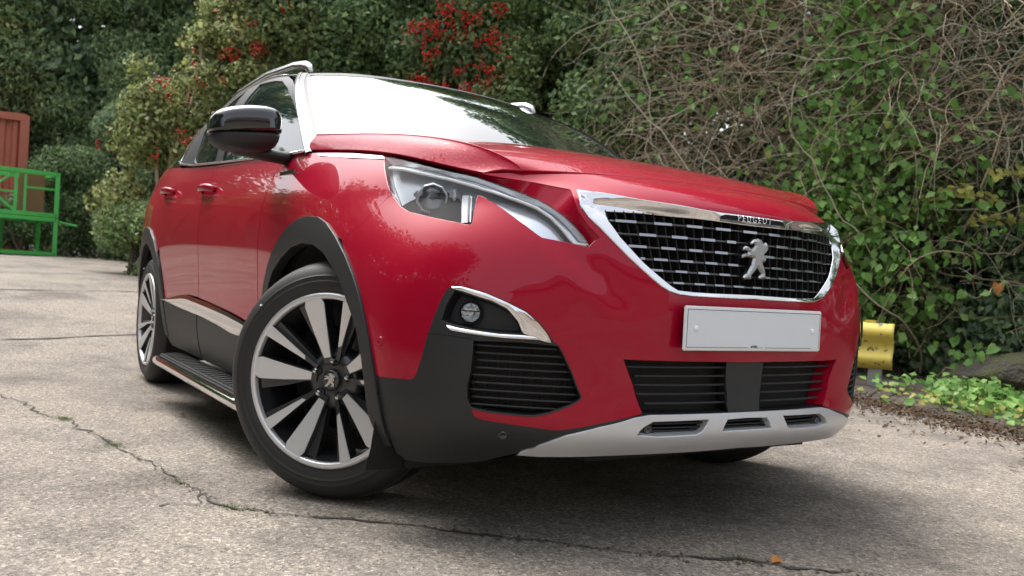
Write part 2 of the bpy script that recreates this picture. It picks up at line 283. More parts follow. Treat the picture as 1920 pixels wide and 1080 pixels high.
UV = {
 'headlight': [[6.569,9.055],[6.277,9.114],[5.651,9.042],[4.889,8.822],[4.244,8.628],[3.662,7.953],[3.204,7.323],[2.773,6.385],[2.465,5.855],[2.249,5.48],[2.11,5.227],[2.014,4.978],[2.038,4.937],[2.117,4.945],[2.295,4.991],[2.58,5.037],[2.794,5.069],[2.948,5.227],[3.156,5.463],[3.348,5.732],[3.553,6.065],[3.737,6.454],[3.874,6.715],[3.915,6.712],[3.903,6.168],[3.905,5.692],[3.915,5.386],[3.951,5.308],[4.013,5.31],[4.229,5.363],[4.587,5.445],[4.987,5.548],[5.282,5.628],[5.517,5.818],[5.711,6.195],[5.933,6.95],[6.167,7.7],[6.363,8.325]],
 'drl': [[6.289,8.409],[5.969,8.494],[5.353,8.342],[4.724,8.104],[4.124,7.698],[3.622,7.195],[3.176,6.425],[2.863,6.009],[2.624,5.677],[2.436,5.362],[2.311,5.114],[2.249,5.024],[2.065,5.001]],
 'upper_guide': [[6.406,8.839],[5.923,8.915],[5.3,8.8],[4.662,8.548],[4.108,8.193],[3.627,7.704],[3.222,7.039],[2.805,6.17],[2.505,5.729],[2.286,5.366],[2.149,5.107]],
 'vbar': [[4.226,6.779],[4.124,6.8],[4.018,5.397],[4.118,5.389]],
 'bezel': [[5.683,6.197],[5.453,6.727],[5.286,7.631],[5.087,7.781],[4.769,7.472],[4.36,6.69],[4.22,6.717],[4.116,5.372],[4.229,5.381],[4.99,5.568],[5.285,5.651],[5.517,5.842]],
 'tbowl': [[3.91,6.779],[3.702,6.821],[3.499,6.861],[3.07,6.255],[2.781,5.822],[2.549,5.475],[2.366,5.164],[2.56,5.054],[2.794,5.096],[2.948,5.242],[3.348,5.752],[3.669,6.362]],
 'lens': [[4.934,6.595]],
 'lens_edge': [[4.634,6.65]],
 'facet': [[4.15,9.136],[3.413,8.492],[2.812,8.098],[2.249,7.603],[2.239,6.696],[2.159,5.9],[2.036,5.51],[1.88,5.214]],
 'arch_out': [[8.163,3.309],[8.087,3.89],[7.994,4.354],[7.859,4.796],[7.726,5.101],[7.569,5.323],[7.384,5.405],[7.156,5.364],[6.963,5.178],[6.726,4.785],[6.483,4.286],[6.296,3.816],[6.176,3.435],[6.065,3.028],[5.984,2.762],[5.879,2.432],[5.749,2.059],[5.6,1.511],[5.512,0.967],[5.431,0.36]],
 'arch_in': [[8.066,3.421],[7.988,3.794],[7.837,4.154],[7.63,4.468],[7.41,4.599],[7.171,4.559],[6.918,4.343],[6.752,4.073],[6.564,3.754],[6.369,3.223],[6.187,2.78],[6.049,2.307],[5.951,1.838],[5.868,1.249],[5.735,0.812],[5.592,0.337]],
 'rarch_out': [[11.99,4.73],[11.755,5.057],[11.348,5.263],[11.081,5.212],[10.813,4.717],[10.674,4.182],[10.562,3.669],[10.481,3.068],[10.404,2.492],[10.336,1.694]],
 'rarch_in': [[11.456,4.594],[10.948,4.227],[10.748,3.647],[10.608,2.991],[10.504,2.474],[10.437,1.664]],
 'shut_bumper': [[6.636,4.744],[6.401,5.001],[6.084,5.497],[5.803,6.458]],
 'red_low': [[5.746,2.004],[4.836,2.094],[4.768,2.127],[4.727,2.191],[4.635,2.455],[4.554,2.767],[4.431,3.139],[4.314,3.502],[4.258,3.641],[4.145,3.727]],
 'fog_right': [[4.145,3.727],[3.953,3.731],[3.607,3.647],[3.276,3.49],[2.992,3.339],[2.79,3.148],[2.636,2.97],[2.513,2.805],[2.444,2.775],[2.351,2.643],[2.191,2.363],[2.039,1.983]],
 'intake_bot': [[2.039,1.983],[2.065,1.915],[2.187,1.802],[2.522,1.589],[2.759,1.489],[2.993,1.483],[3.454,1.534],[3.745,1.611]],
 'lip_bot': [[3.745,1.611],[3.693,1.43],[3.568,1.348],[3.113,1.227],[2.444,1.09],[2.288,1.129],[2.064,1.244],[1.723,1.426],[1.313,1.651]],
 'low_in_left': [[1.309,1.676],[1.415,2.199],[1.545,2.596]],
 'low_in_top': [[1.545,2.596],[1.021,2.585],[0.408,2.576],[0.018,2.569]],
 'intake': [[3.783,2.788],[3.801,2.323],[3.848,2.085],[3.841,1.842],[3.796,1.675],[3.745,1.611],[3.454,1.534],[2.993,1.483],[2.759,1.489],[2.522,1.589],[2.187,1.802],[2.065,1.915],[2.039,1.983],[2.191,2.363],[2.351,2.643],[2.444,2.775],[2.547,2.784],[3.066,2.808]],
 'fog_open': [[4.123,3.653],[3.783,3.555],[3.509,3.466],[3.277,3.341],[3.209,3.264],[3.106,3.125],[3.04,2.976],[3.036,2.91],[3.407,2.907],[3.815,2.938],[4.188,3.002],[4.32,3.055],[4.248,3.349]],
 'fog_chrome_top': [[4.162,3.714],[3.954,3.714],[3.606,3.624],[3.284,3.472],[3.003,3.32],[2.808,3.137],[2.657,2.963],[2.554,2.8]],
 'fog_chrome_bot': [[4.159,3.665],[3.964,3.624],[3.784,3.566],[3.51,3.477],[3.278,3.352],[3.106,3.125],[3.026,2.937],[2.768,2.842]],
 'fog_bar_top': [[4.227,2.991],[4.009,2.954],[3.815,2.934],[3.406,2.903],[3.035,2.904],[2.815,2.898]],
 'fog_bar_bot': [[4.121,2.901],[3.953,2.882],[3.809,2.872],[3.547,2.852],[3.29,2.84],[2.751,2.842]],
 'fog_split': [[4.539,2.85],[4.131,2.821],[3.783,2.792]],
 'fog_lamp': [[3.882,3.232],[3.717,3.247]],
 'flap': [[2.028,3.214],[2.006,3.237],[1.653,3.253],[1.618,3.23],[1.544,3.058],[1.451,2.816],[1.462,2.782],[1.503,2.766],[1.799,2.778],[1.864,2.809],[1.904,2.867],[2.008,3.111]],
 'sensor': [[5.676,2.623],[5.561,2.633]],
 'sensor2': [[3.248,0.812],[3.173,0.817]],
 'grille_out': [[2.154,7.461],[2.146,6.2],[2.014,5.726],[1.796,5.305],[1.519,4.798],[1.248,4.336],[1.126,4.143],[1.034,4.033],[0.922,3.964],[0.784,3.934],[0.484,3.924],[0.156,3.926],[0.003,3.943]],
 'grille_in': [[1.779,6.129],[1.769,5.91],[1.742,5.701],[1.605,5.252],[1.334,4.68],[1.07,4.249],[0.998,4.131],[0.929,4.042],[0.744,4.013],[0.53,4.003],[0.149,4.013],[0.003,4.016]],
 'grille_top': [[2.151,7.487],[1.769,7.246],[1.38,6.941],[0.9,6.681],[0.435,6.514],[0.011,6.507]],
 'grille_top_in': [[1.779,6.129],[1.386,6.137],[0.895,6.058],[0.426,5.996],[0.002,5.97]],
 'rows': [[-0.014,5.668],[-0.021,5.336],[-0.022,5.05],[-0.019,4.775],[-0.012,4.485],[-0.007,4.229]],
 'skid_top': [[2.995,-0.084],[2.737,0.282],[2.284,0.894],[1.86,1.219],[1.599,1.38],[1.414,1.516],[1.236,1.588],[0.487,1.585],[0.018,1.584]],
 'skid_bot': [[2.993,-0.113],[2.611,-0.17],[2.038,-0.181],[1.514,-0.108],[1.077,-0.049],[0.579,0.019],[-0.126,0.098]],
 'skid_hole': [[1.41,0.967],[1.37,1.165],[1.317,1.291],[1.206,1.44],[0.52,1.459],[0.569,1.211],[0.617,1.015],[0.688,0.906],[1.169,0.868]],
 'skid_mid': [[-0.025,1.457],[0.28,1.435],[0.32,1.292],[0.362,1.038],[0.338,0.989],[-0.016,0.994]],
 'sill_chrome_top': [[10.404,2.478],[9.913,2.709],[9.677,2.774],[9.212,2.655],[8.787,2.504],[8.5,2.361]],
 'sill_chrome_bot': [[10.385,2.457],[9.86,2.296],[9.322,2.182],[8.954,2.049],[8.721,1.918],[8.596,1.903]],
 'badge_side': [[8.157,7.792],[7.989,7.824]],
 'handle_f': [[9.526,7.523],[9.234,7.439],[9.16,6.796],[9.431,6.805]],
 'handle_r': [[10.746,7.347],[10.308,7.42]],
 'fender_chrome': [[7.801,8.846],[7.219,8.89],[6.567,9.014],[6.494,8.852],[7.147,8.617],[7.731,8.699]],
 'bumper_bot': [[5.212,-0.341],[4.654,-0.52],[4.066,-0.568],[3.583,-0.533],[3.054,-0.317],[2.993,-0.113]],
 'belt': [[10.817,9.422],[10.163,9.122],[9.404,9.127],[8.559,8.997],[8.244,8.942]],
 'front_window': [[1.636,2.877],[0.913,2.723],[0.542,2.56],[0.219,2.008],[0.044,1.358],[-0.024,0.773],[-0.047,0.128],[-0.047,-0.061],[0.325,-0.044],[0.783,-0.018],[1.919,0.048]],
 'rear_window': [[2.181,2.949],[2.625,2.716],[2.88,2.323],[3.074,1.939],[3.188,1.52],[3.01,0.192],[2.915,0.089],[2.126,0.061]],
 'frame': [[3.7,0.254],[3.65,0.979],[3.601,1.798],[3.2,2.55],[3.1,3.5],[1.874,3.313],[1.215,3.281],[0.815,3.214],[0.505,3.013],[0.145,2.424],[-0.077,1.118],[-0.105,0.401],[-0.098,-0.032],[0.327,-0.069],[0.783,-0.046],[1.954,-0.008],[2.976,0.001]],
 'dashes': [[[1.655,5.779,1.399,5.756],[1.187,5.739,0.977,5.725],[0.8,5.716,0.612,5.709],[0.446,5.704,0.257,5.701],[0.09,5.7,-0.096,5.701],[-0.27,5.703,-0.444,5.707],[-0.62,5.713,-0.801,5.721],[-0.972,5.73,-1.171,5.744]],[[1.364,5.38,1.159,5.373],[0.973,5.367,0.786,5.363],[0.623,5.361,0.449,5.36],[0.298,5.361,0.181,5.361],[-0.134,5.365,-0.23,5.367],[-0.388,5.37,-0.568,5.375],[-0.711,5.38,-0.897,5.387],[-1.04,5.394,-1.222,5.405]],[[1.493,5.095,1.275,5.086],[1.097,5.079,0.927,5.074],[0.761,5.069,0.603,5.066],[0.446,5.064,0.285,5.062],[-0.192,5.06,-0.352,5.06],[-0.49,5.061,-0.65,5.062],[-0.788,5.064,-0.956,5.068],[-1.084,5.071,-1.225,5.075]],[[1.351,4.799,1.296,4.798],[1.188,4.795,1.024,4.791],[0.872,4.789,0.717,4.787],[0.567,4.785,0.419,4.784],[0.281,4.784,0.152,4.784],[-0.089,4.784,-0.172,4.784],[-0.308,4.785,-0.458,4.785],[-0.582,4.786,-0.728,4.788],[-0.858,4.79,-1.011,4.793]],[[1.228,4.528,1.081,4.526],[0.932,4.525,0.789,4.524],[0.657,4.524,0.525,4.524],[0.395,4.524,0.262,4.525],[-0.151,4.528,-0.278,4.529],[-0.403,4.53,-0.534,4.531],[-0.662,4.533,-0.799,4.535],[-0.915,4.537,-1.064,4.539]],[[0.958,4.253,0.833,4.251],[0.705,4.25,0.578,4.25],[0.455,4.249,0.337,4.249],[0.219,4.248,0.087,4.248],[-0.026,4.248,-0.148,4.247],[-0.269,4.247,-0.393,4.247],[-0.506,4.247,-0.636,4.247],[-0.743,4.247,-0.867,4.248]]],
 'lion': [[0.0084,0.0559],[-0.0073,0.0526],[-0.0197,0.0441],[-0.0214,0.0389],[-0.0152,0.0377],[-0.0073,0.0416],[-0.0039,0.0368],[-0.0096,0.0301],[-0.0169,0.0266],[-0.0242,0.0328],[-0.0377,0.0339],[-0.0478,0.0272],[-0.0478,0.0209],[-0.0411,0.0231],[-0.0337,0.0219],[-0.0281,0.0173],[-0.0298,0.0138],[-0.0433,0.0132],[-0.0517,0.0071],[-0.0501,-0.0004],[-0.0411,0.0011],[-0.0321,0.0035],[-0.0186,0.0045],[-0.0073,0.002],[-0.0124,-0.0144],[-0.0253,-0.0348],[-0.0377,-0.0442],[-0.0422,-0.0504],[-0.0388,-0.0556],[-0.0129,-0.0545],[-0.0107,-0.0447],[0.0028,-0.031],[0.0096,-0.0221],[0.0186,-0.0298],[0.0264,-0.0377],[0.0163,-0.0469],[0.0174,-0.0527],[0.0422,-0.0517],[0.0439,-0.044],[0.0399,-0.0274],[0.0309,-0.0112],[0.0287,-0.0063],[0.0366,-0.0074],[0.0427,-0.001],[0.0399,0.0097],[0.0343,0.0144],[0.0399,0.0182],[0.0478,0.0281],[0.0456,0.0422],[0.0388,0.0476],[0.0287,0.0435],[0.0253,0.0483],[0.0197,0.0534]]}
for _k in list(UV): UV[_k]=[tuple(p) for p in UV[_k]]

GR = {
 'crack': [[-2.263,-1.61],[-1.975,-1.536],[-1.672,-1.472],[-1.517,-1.405],[-1.237,-1.356],[-0.91,-1.295],[-0.707,-1.264],[-0.528,-1.227],[-0.286,-1.208],[-0.131,-1.164],[0.002,-1.15],[0.072,-1.124],[0.143,-1.057],[0.199,-0.985],[0.259,-0.886],[0.329,-0.791],[0.373,-0.748],[0.449,-0.675],[0.533,-0.608],[0.593,-0.546],[0.63,-0.504],[0.685,-0.44],[0.746,-0.384],[0.817,-0.302],[0.864,-0.254],[0.916,-0.194],[0.967,-0.115],[1.001,-0.076],[1.057,-0.024],[1.119,0.06],[1.193,0.145]],
 'joint_a': [[-4.226,-1.548],[-4.272,-1.228],[-4.398,-0.945],[-4.45,-0.679]],
 'joint_b': [[-1.609,-1.631],[-1.588,-1.478],[-1.642,-1.404],[-1.707,-1.219],[-1.708,-0.996],[-1.725,-0.755]],
 'soil': [[-1.206,3.325],[-0.912,3.246],[-0.541,3.012],[-0.267,2.989],[-0.018,2.967],[0.255,2.853],[0.467,2.871]],
 'hedge': [[-1.981,4.386],[-1.501,4.376],[-1.294,4.745],[-0.503,4.133]]}
def rh(T): T=T.copy(); T[...,1]*=-1; return T
S = Surf(rh(BODY), True); H = Surf(rh(BONNET), True); W = Surf(rh(SCREEN), True); RF = Surf(rh(ROOF), True); G = Surf(rh(GLASS))
def inside(P, poly):
    x,y=P[:,0],P[:,1]; c=np.zeros(len(P),bool); n=len(poly); j=n-1
    for i in range(n):
        xi,yi=poly[i]; xj,yj=poly[j]
        hit=((yi>y)!=(yj>y))&(x<(xj-xi)*(y-yi)/((yj-yi) if yj!=yi else 1e-12)+xi); c^=hit; j=i
    return c
def densify(poly, Sx, d=.03, closed=True):
    out=[]; n=len(poly); P=Sx(np.array([p[0] for p in poly]),np.array([p[1] for p in poly]))
    for i in range(n if closed else n-1):
        j=(i+1)%n; k=max(1,int(np.linalg.norm(P[j]-P[i])/d))
        for q in range(k): out.append((poly[i][0]+(poly[j][0]-poly[i][0])*q/k, poly[i][1]+(poly[j][1]-poly[i][1])*q/k))
    if not closed: out.append(poly[-1])
    return out
def clean(poly):
    out=[]
    for p in poly:
        if not out or abs(p[0]-out[-1][0])+abs(p[1]-out[-1][1])>.004: out.append(p)
    if abs(out[0][0]-out[-1][0])+abs(out[0][1]-out[-1][1])<.004: out.pop()
    return out
def nrm(Sx,u,v): return -Sx.normal(u,v)           # outward
def at(Sx, pts, off=0.):
    u=np.array([p[0] for p in pts],float); v=np.array([p[1] for p in pts],float)
    return Sx(u,v)+nrm(Sx,u,v)*off
def shrink(poly, Sx, d):
    """move the outline d metres towards its inside"""
    n=len(poly); P=np.array(poly,float); a=0
    for i in range(n): a+=P[i][0]*P[(i+1)%n][1]-P[(i+1)%n][0]*P[i][1]
    sg=1 if a>0 else -1; out=[]
    for i in range(n):
        h=1e-3; u,v=P[i]; c=Sx(np.array([u,u+h,u]),np.array([v,v,v+h])); su=np.linalg.norm(c[1]-c[0])/h; sv=np.linalg.norm(c[2]-c[0])/h
        sc=np.array([su,sv]); a_=(P[i]-P[i-1])*sc; b_=(P[(i+1)%n]-P[i])*sc
        na=np.array([-a_[1],a_[0]])/max(np.linalg.norm(a_),1e-9); nb=np.array([-b_[1],b_[0]])/max(np.linalg.norm(b_),1e-9)
        m=na+nb; l=np.linalg.norm(m); m=m/max(l,1e-9)*min(2.0,2/max(l,.3))
        out.append(tuple(P[i]+sg*m*d/2*1.0/sc*1.0))
    return out
def panel(name, Sx, outer, m, parent=None, holes=(), off=0., thick=.012, step=(.12,.2), d=.03, sides=(1,), sym=False, normals=True, gap=0., disp=None):
    """a sheet cut out of a surface by outlines, with turned-in edges; sides 1 right, -1 mirrored left; sym mirrors the outline into one piece"""
    outer=clean(list(outer)); holes=[clean(list(h)) for h in holes]
    if sym:
        outer=outer+[(-u,v) for u,v in reversed(outer)]; outer=clean(outer)
        holes=[(clean(h+[(-u,v) for u,v in reversed(h)]) if h[0][0]<.02 and h[-1][0]<.02 else h) for h in holes]
        holes=holes+[[(-u,v) for u,v in h] for h in holes if min(p[0] for p in h)>.02]
    if gap: outer=shrink(outer,Sx,gap)
    loops=[densify(l,Sx,d) for l in [outer]+list(holes)]
    co=[];ed=[]
    for l in loops:
        k=len(co); co+=l; ed+=[(k+i,k+(i+1)%len(l)) for i in range(len(l))]
    A=np.array(loops[0]); u0,v0=A.min(0); u1,v1=A.max(0)
    uu,vv=np.meshgrid(np.arange(u0+step[0]*.5,u1,step[0]),np.arange(v0+step[1]*.5,v1,step[1])); Q=np.stack([uu.ravel(),vv.ravel()],1)
    if len(Q):
        ok=inside(Q,loops[0])
        for l in loops[1:]: ok&=~inside(Q,l)
        Q=Q[ok]; B=np.array(co)/np.array(step); keep=[]
        for q in Q:
            if np.min(np.abs((B-q/np.array(step))).max(1))>.28: keep.append(tuple(q))
        co=co+keep
    vs,es,fs,_,_,_=delaunay_2d_cdt([Vector(c) for c in co],ed,[],0,1e-6,False)
    P=np.array([(v.x,v.y) for v in vs]); T=[tuple(f) for f in fs]
    cen=np.array([P[list(f)].mean(0) for f in T]); ok=inside(cen,loops[0])
    for l in loops[1:]: ok&=~inside(cen,l)
    T=[f for f,k in zip(T,ok) if k]
    X=Sx(P[:,0],P[:,1]); N=nrm(Sx,P[:,0],P[:,1])
    if disp is not None: X=X+N*disp(P)[:,None]
    X=X+N*off
    # orientation
    F=[]
    for f in T:
        a,b,c=X[f[0]],X[f[1]],X[f[2]]
        F.append(f if np.dot(np.cross(b-a,c-a),N[f[0]])>0 else f[::-1])
    used=sorted({i for f in F for i in f}); mp={i:k for k,i in enumerate(used)}
    X=X[used];N=N[used];F=[tuple(mp[i] for i in f) for f in F]
    if disp is not None:
        fn=np.zeros_like(N)
        for f in F:
            w=np.cross(X[f[1]]-X[f[0]],X[f[2]]-X[f[0]])
            for i in f: fn[i]+=w
        N=fn/np.maximum(np.linalg.norm(fn,axis=1,keepdims=True),1e-12)
    V=[X];NN=[N]; nF=list(F)
    if thick:
        cnt={}
        for f in F:
            for i in range(3): e=(f[i],f[(i+1)%3]); cnt[e]=1
        be=[e for e in cnt if (e[1],e[0]) not in cnt]
        vout={}
        for a,b in be:
            t=X[b]-X[a]; o=np.cross(t,N[a]); o/=max(np.linalg.norm(o),1e-9)
            for i in(a,b): vout[i]=vout.get(i,0)+o
        ids=sorted(vout); k0=len(X); id2={i:k for k,i in enumerate(ids)}; nb=len(ids)
        O=np.array([vout[i]/max(np.linalg.norm(vout[i]),1e-9) for i in ids])
        r=min(.0022,thick*.3)
        V+= [X[ids]+O*r*.7-N[ids]*r*.5, X[ids]+O*r-N[ids]*r*1.6, X[ids]+O*r-N[ids]*thick]
        mid=(O+N[ids]); mid/=np.linalg.norm(mid,axis=1,keepdims=True)
        NN+=[mid,O,O]
        for a,b in be:
            for q in range(3):
                A0=a if q==0 else k0+(q-1)*nb+id2[a]; B0=b if q==0 else k0+(q-1)*nb+id2[b]
                nF.append((B0,A0,k0+q*nb+id2[a],k0+q*nb+id2[b]))
    V=np.concatenate(V);NN=np.concatenate(NN); res=[]
    for s in sides:
        if s==1: res.append(mesh_obj(name,V,nF,m,parent,True,NN))
        else: res.append(mesh_obj(name,V*np.array([1,-1,1]),[f[::-1] for f in nF],m,parent,True,NN*np.array([1,-1,1])))
    return res
def strip(name, A, B, m, parent=None, sides=(1,), mid=None, thick=0.):
    """ruled band between two 3-D lines (resampled to the same count), optional bulged middle line"""
    def rs(L,n=40):
        L=np.array(L,float); s=np.r_[0,np.cumsum(np.linalg.norm(np.diff(L,axis=0),axis=1))]; q=np.linspace(0,s[-1],n)
        return np.stack([np.interp(q,s,L[:,k]) for k in range(3)],1)
    A=rs(A);B=rs(B); rows=[A,B] if mid is None else [A,rs(mid),B]; n=len(A)
    V=np.concatenate(rows); F=[]
    for r in range(len(rows)-1):
        for i in range(n-1): F.append((r*n+i,r*n+i+1,(r+1)*n+i+1,(r+1)*n+i))
    out=[]
    for s in sides:
        VV=V*np.array([1,s,1]); out.append(mesh_obj(name,VV,F if s==1 else [f[::-1] for f in F],m,parent,True))
    return out
def tubes(name, pts3, r, m, parent=None, sides=(1,), n=8, flat=1.):
    out=[]
    for s in sides:
        g=Geo(); g.tube([(p[0],p[1]*s,p[2]) for p in pts3],r,n,flat=flat); out.append(g.obj(name,m,parent,True))
    return out
def vz(Sx,u,z):
    lo,hi=-.8,8.
    for _ in range(40):
        mdd=(lo+hi)/2
        if Sx(np.array(float(u)),np.array(mdd))[2]<z: lo=mdd
        else: hi=mdd
    return lo
def uy(Sx,y,v):
    """column number on the front where the surface is y out from the centre (right side) at row v"""
    lo,hi=0.,5.
    for _ in range(40):
        mdd=(lo+hi)/2
        if -Sx(np.array(mdd),np.array(float(v)))[1]<y: lo=mdd
        else: hi=mdd
    return lo

# ------------------------------------------------------------------ the car (x forward, y to its left, z up, ground under the front axle is 0)
car = thing('car', 'red five door family SUV with chrome grille, parked at an angle on the concrete yard', 'car')
def xz(x,z,Sx=S):
    """surface row / column at length x and height z on the right flank"""
    u,v=9.,4.
    for _ in range(60):
        p=Sx(np.array(u),np.array(v)); h=1e-3; a=(Sx(np.array(u+h),np.array(v))-p)/h; b=(Sx(np.array(u),np.array(v+h))-p)/h
        J=np.array([[a[0],b[0]],[a[2],b[2]]]); s=np.linalg.solve(J,[x-p[0],z-p[2]]); s=np.clip(s,-.7,.7); u+=s[0]; v+=s[1]
    return (u,v)
hl = UV['headlight']; TIP=11
arch_o = [xz(-.50,.27),xz(-.535,.36),xz(-.545,.46),xz(-.535,.55)]+UV['arch_out']
arch_i = [xz(-.43,.27),xz(-.455,.36),xz(-.47,.46),xz(-.468,.55)]+UV['arch_in']
RO=[(.47,.30),(.45,.38),(.41,.487),(.363,.568),(.315,.65),(.25,.722),(.165,.795),(.05,.848),(-.06,.866),(-.17,.858),(-.28,.815),(-.37,.73),(-.43,.62),(-.46,.50),(-.47,.40),(-.47,.30)]
RI=[(.40,.30),(.385,.38),(.345,.484),(.29,.565),(.215,.655),(.12,.727),(.02,.768),(-.08,.778),(-.18,.76),(-.27,.70),(-.335,.62),(-.375,.53),(-.39,.43),(-.39,.30)]
rarch_o=[xz(-2.675+a,b) for a,b in RO]; rarch_i=[xz(-2.675+a,b) for a,b in RI]

# --- dark inner shell that closes the gaps between panels
shell=[(0,.55),(5.5,.55)]+list(reversed(arch_i))+[xz(-.42,.21),xz(-2.27,.21)]+rarch_i+[xz(-3.065,.22),(15,0),(15,9.0),(4.2,9.0),(3.4,8.0),(2.2,7.0),(0,6.6)]
shell_hole=[p for p in UV['headlight']]
panel('inner_shell',S,shell,'black_liner',car,off=-.062,thick=0,step=(.12,.3),d=.05,sides=(1,-1))
# --- bumper
bump=[(0,9.0),(1,9.0),(2,9.0),(3,9.0),(4.06,8.98)]+[UV['facet'][1]]+UV['facet'][2:]+list(hl[TIP:35])+list(reversed(UV['shut_bumper']))+UV['arch_out'][10:17]+UV['red_low'][1:]+UV['fog_right'][1:]+UV['intake_bot'][1:]+UV['lip_bot'][1:]+UV['low_in_left'][1:]+UV['low_in_top'][1:]
bump[-1]=(0,2.57); bump[4]=(4.06,8.97)
grille_hole=list(reversed(UV['grille_top']))+UV['grille_out'][1:]; grille_hole[0]=(0,grille_hole[0][1]); grille_hole[-1]=(0,grille_hole[-1][1])
flap=UV['flap']
RIDGE=np.array([(3.55,6.3),(3.1,5.6),(2.72,5.0),(2.40,4.45),(2.18,3.9),(2.08,3.4)])
def sculpt(P):
    """pressed ridge running down from the notch in the headlamp and the hollow beside it (metres along the normal)"""
    u=np.abs(P[:,0]);v=P[:,1]; r=np.interp(v,RIDGE[::-1,1],RIDGE[::-1,0]); d=(r-u)*.22
    m=np.clip((v-3.2)/.7,0,1)*np.clip((5.6-v)/.8,0,1); m=m*m*(3-2*m)
    e=np.array([np.min(np.hypot((a-np.array(hl_e)[:,0])*.2,(b-np.array(hl_e)[:,1])*.1)) for a,b in zip(u,v)]); f=np.clip((e-.012)/.05,0,1)
    g_=np.array([np.min(np.hypot((a-np.array(gr_e)[:,0])*.2,(b-np.array(gr_e)[:,1])*.1)) for a,b in zip(u,v)]); f=f*np.clip((g_-.012)/.06,0,1)
    return (.005*np.exp(-(d/.06)**2)-.008*np.exp(-((d-.11)/.06)**2))*m*f
hl_e=densify(list(hl),S,.02); gr_e=densify(grille_hole,S,.02,False)
def ring(poly,d): return shrink(poly,S,-d)
bumper,=panel('bumper',S,bump,'red_paint',car,holes=[grille_hole,ring(flap,.0012)],sym=True,disp=sculpt,step=(.07,.12),d=.02,thick=.02)
for s in(1,-1): panel('tow_eye_cover',S,flap,'red_paint',bumper,step=(.2,.2),sides=(s,),off=-.0004)
def sens(p,q,m,r=None):
    a=at(S,[p,q],0.); c=a[0]; r=r or np.linalg.norm(a[1]-a[0]); n=nrm(S,np.array([p[0]]),np.array([p[1]]))[0]
    return c,r,n
def disc(name,c,n,r,m,parent,side=1,h=.003,rim=True):
    n=Vector(n); c=Vector(c)
    if side==-1: n.y*=-1; c.y*=-1
    q=Vector((0,-1,0)).rotation_difference(n).to_matrix().to_4x4(); M=Matrix.Translation(c)@q
    g=Geo(); pr=[(0,-h*.5),(r*.55,-h*.5),(r*.6,-h),(r*.9,-h),(r,-h*.5),(r,.004)] if rim else [(0,-h),(r*.8,-h),(r,-h*.6),(r,.004)]
    g.lathe(pr,20,M); return g.obj(name,m,parent,True)
for s in(1,-1):
    c,r,n=sens(*UV['sensor'],None); disc('parking_sensor',c,n,.0125,'red_paint',bumper,s,.0025)
    c,r,n=sens(*UV['sensor2'],None); disc('parking_sensor',c,n,.0125,'black_gloss',car,s,.003)
# facet between bumper crest and headlamp
fa=at(S,UV['facet'],-.001); 
fb=at(S,[hl[4],hl[5],hl[6],hl[7],hl[8],hl[9],hl[10],hl[11]],-.030)
strip('headlamp_surround',fa[::1],fb,'red_paint',car,sides=(1,-1))
# --- lower black bumper
cl=[UV['arch_out'][16]]+UV['red_low'][1:]+UV['fog_right'][1:]+UV['intake_bot'][1:]+UV['lip_bot'][1:-1]+[(1.30,1.60)]+[(1.24,1.60)]+list(reversed(UV['skid_top']))[3:]+list(reversed(UV['bumper_bot']))[2:]+[(5.40,-.05)]+list(reversed(UV['arch_out']))[:4]
rim_in=shrink(UV['intake'],S,.004)
lowb=panel('lower_bumper',S,cl,'black_plastic',car,holes=[rim_in,UV['fog_open']],step=(.09,.14),d=.02,sides=(1,-1),thick=.03,gap=.0008)
# bumper underside
for s in(1,-1):
    A=at(S,UV['bumper_bot']+list(reversed(UV['skid_top']))[-1:],-.002); B=A.copy(); B[:,0]-=.16; B[:,1]*=.86; B[:,2]+=-.006
    strip('bumper_underside',A,B,'black_plastic',car,sides=(s,))
# corner intake: louvres
for s in(1,-1):
    gi=panel('corner_intake',S,shrink(UV['intake'],S,.002),'black_liner',car,off=-.05,thick=0,step=(.2,.2),sides=(s,))[0]
    P=np.array(UV['intake'])
    for k in range(9):
        z=.512-.0182*k
        us=np.linspace(2.0,3.9,60); vs=np.array([vz(S,u,z-.0) for u in us]); ok=inside(np.stack([us,vs],1),UV['intake'])
        if ok.sum()<3: continue
        us=us[ok];vs=vs[ok]; L=at(S,list(zip(us,vs)),-.012); L[:,1]*=s
        g=Geo(); g.tube(L[::3],.0042,6,flat=.7); g.obj('louvre',"black_plastic",gi,True)
    for k in range(9):
        u=2.25+.19*k; vs=np.linspace(1.4,2.8,20); ok=inside(np.stack([vs*0+u,vs],1),UV['intake'])
        if ok.sum()<3: continue
        L=at(S,[(u,v) for v in vs[ok]],-.034); L[:,1]*=s; g=Geo(); g.tube(L[::4],.003,4); g.obj('louvre_rib','black_liner',gi,True)
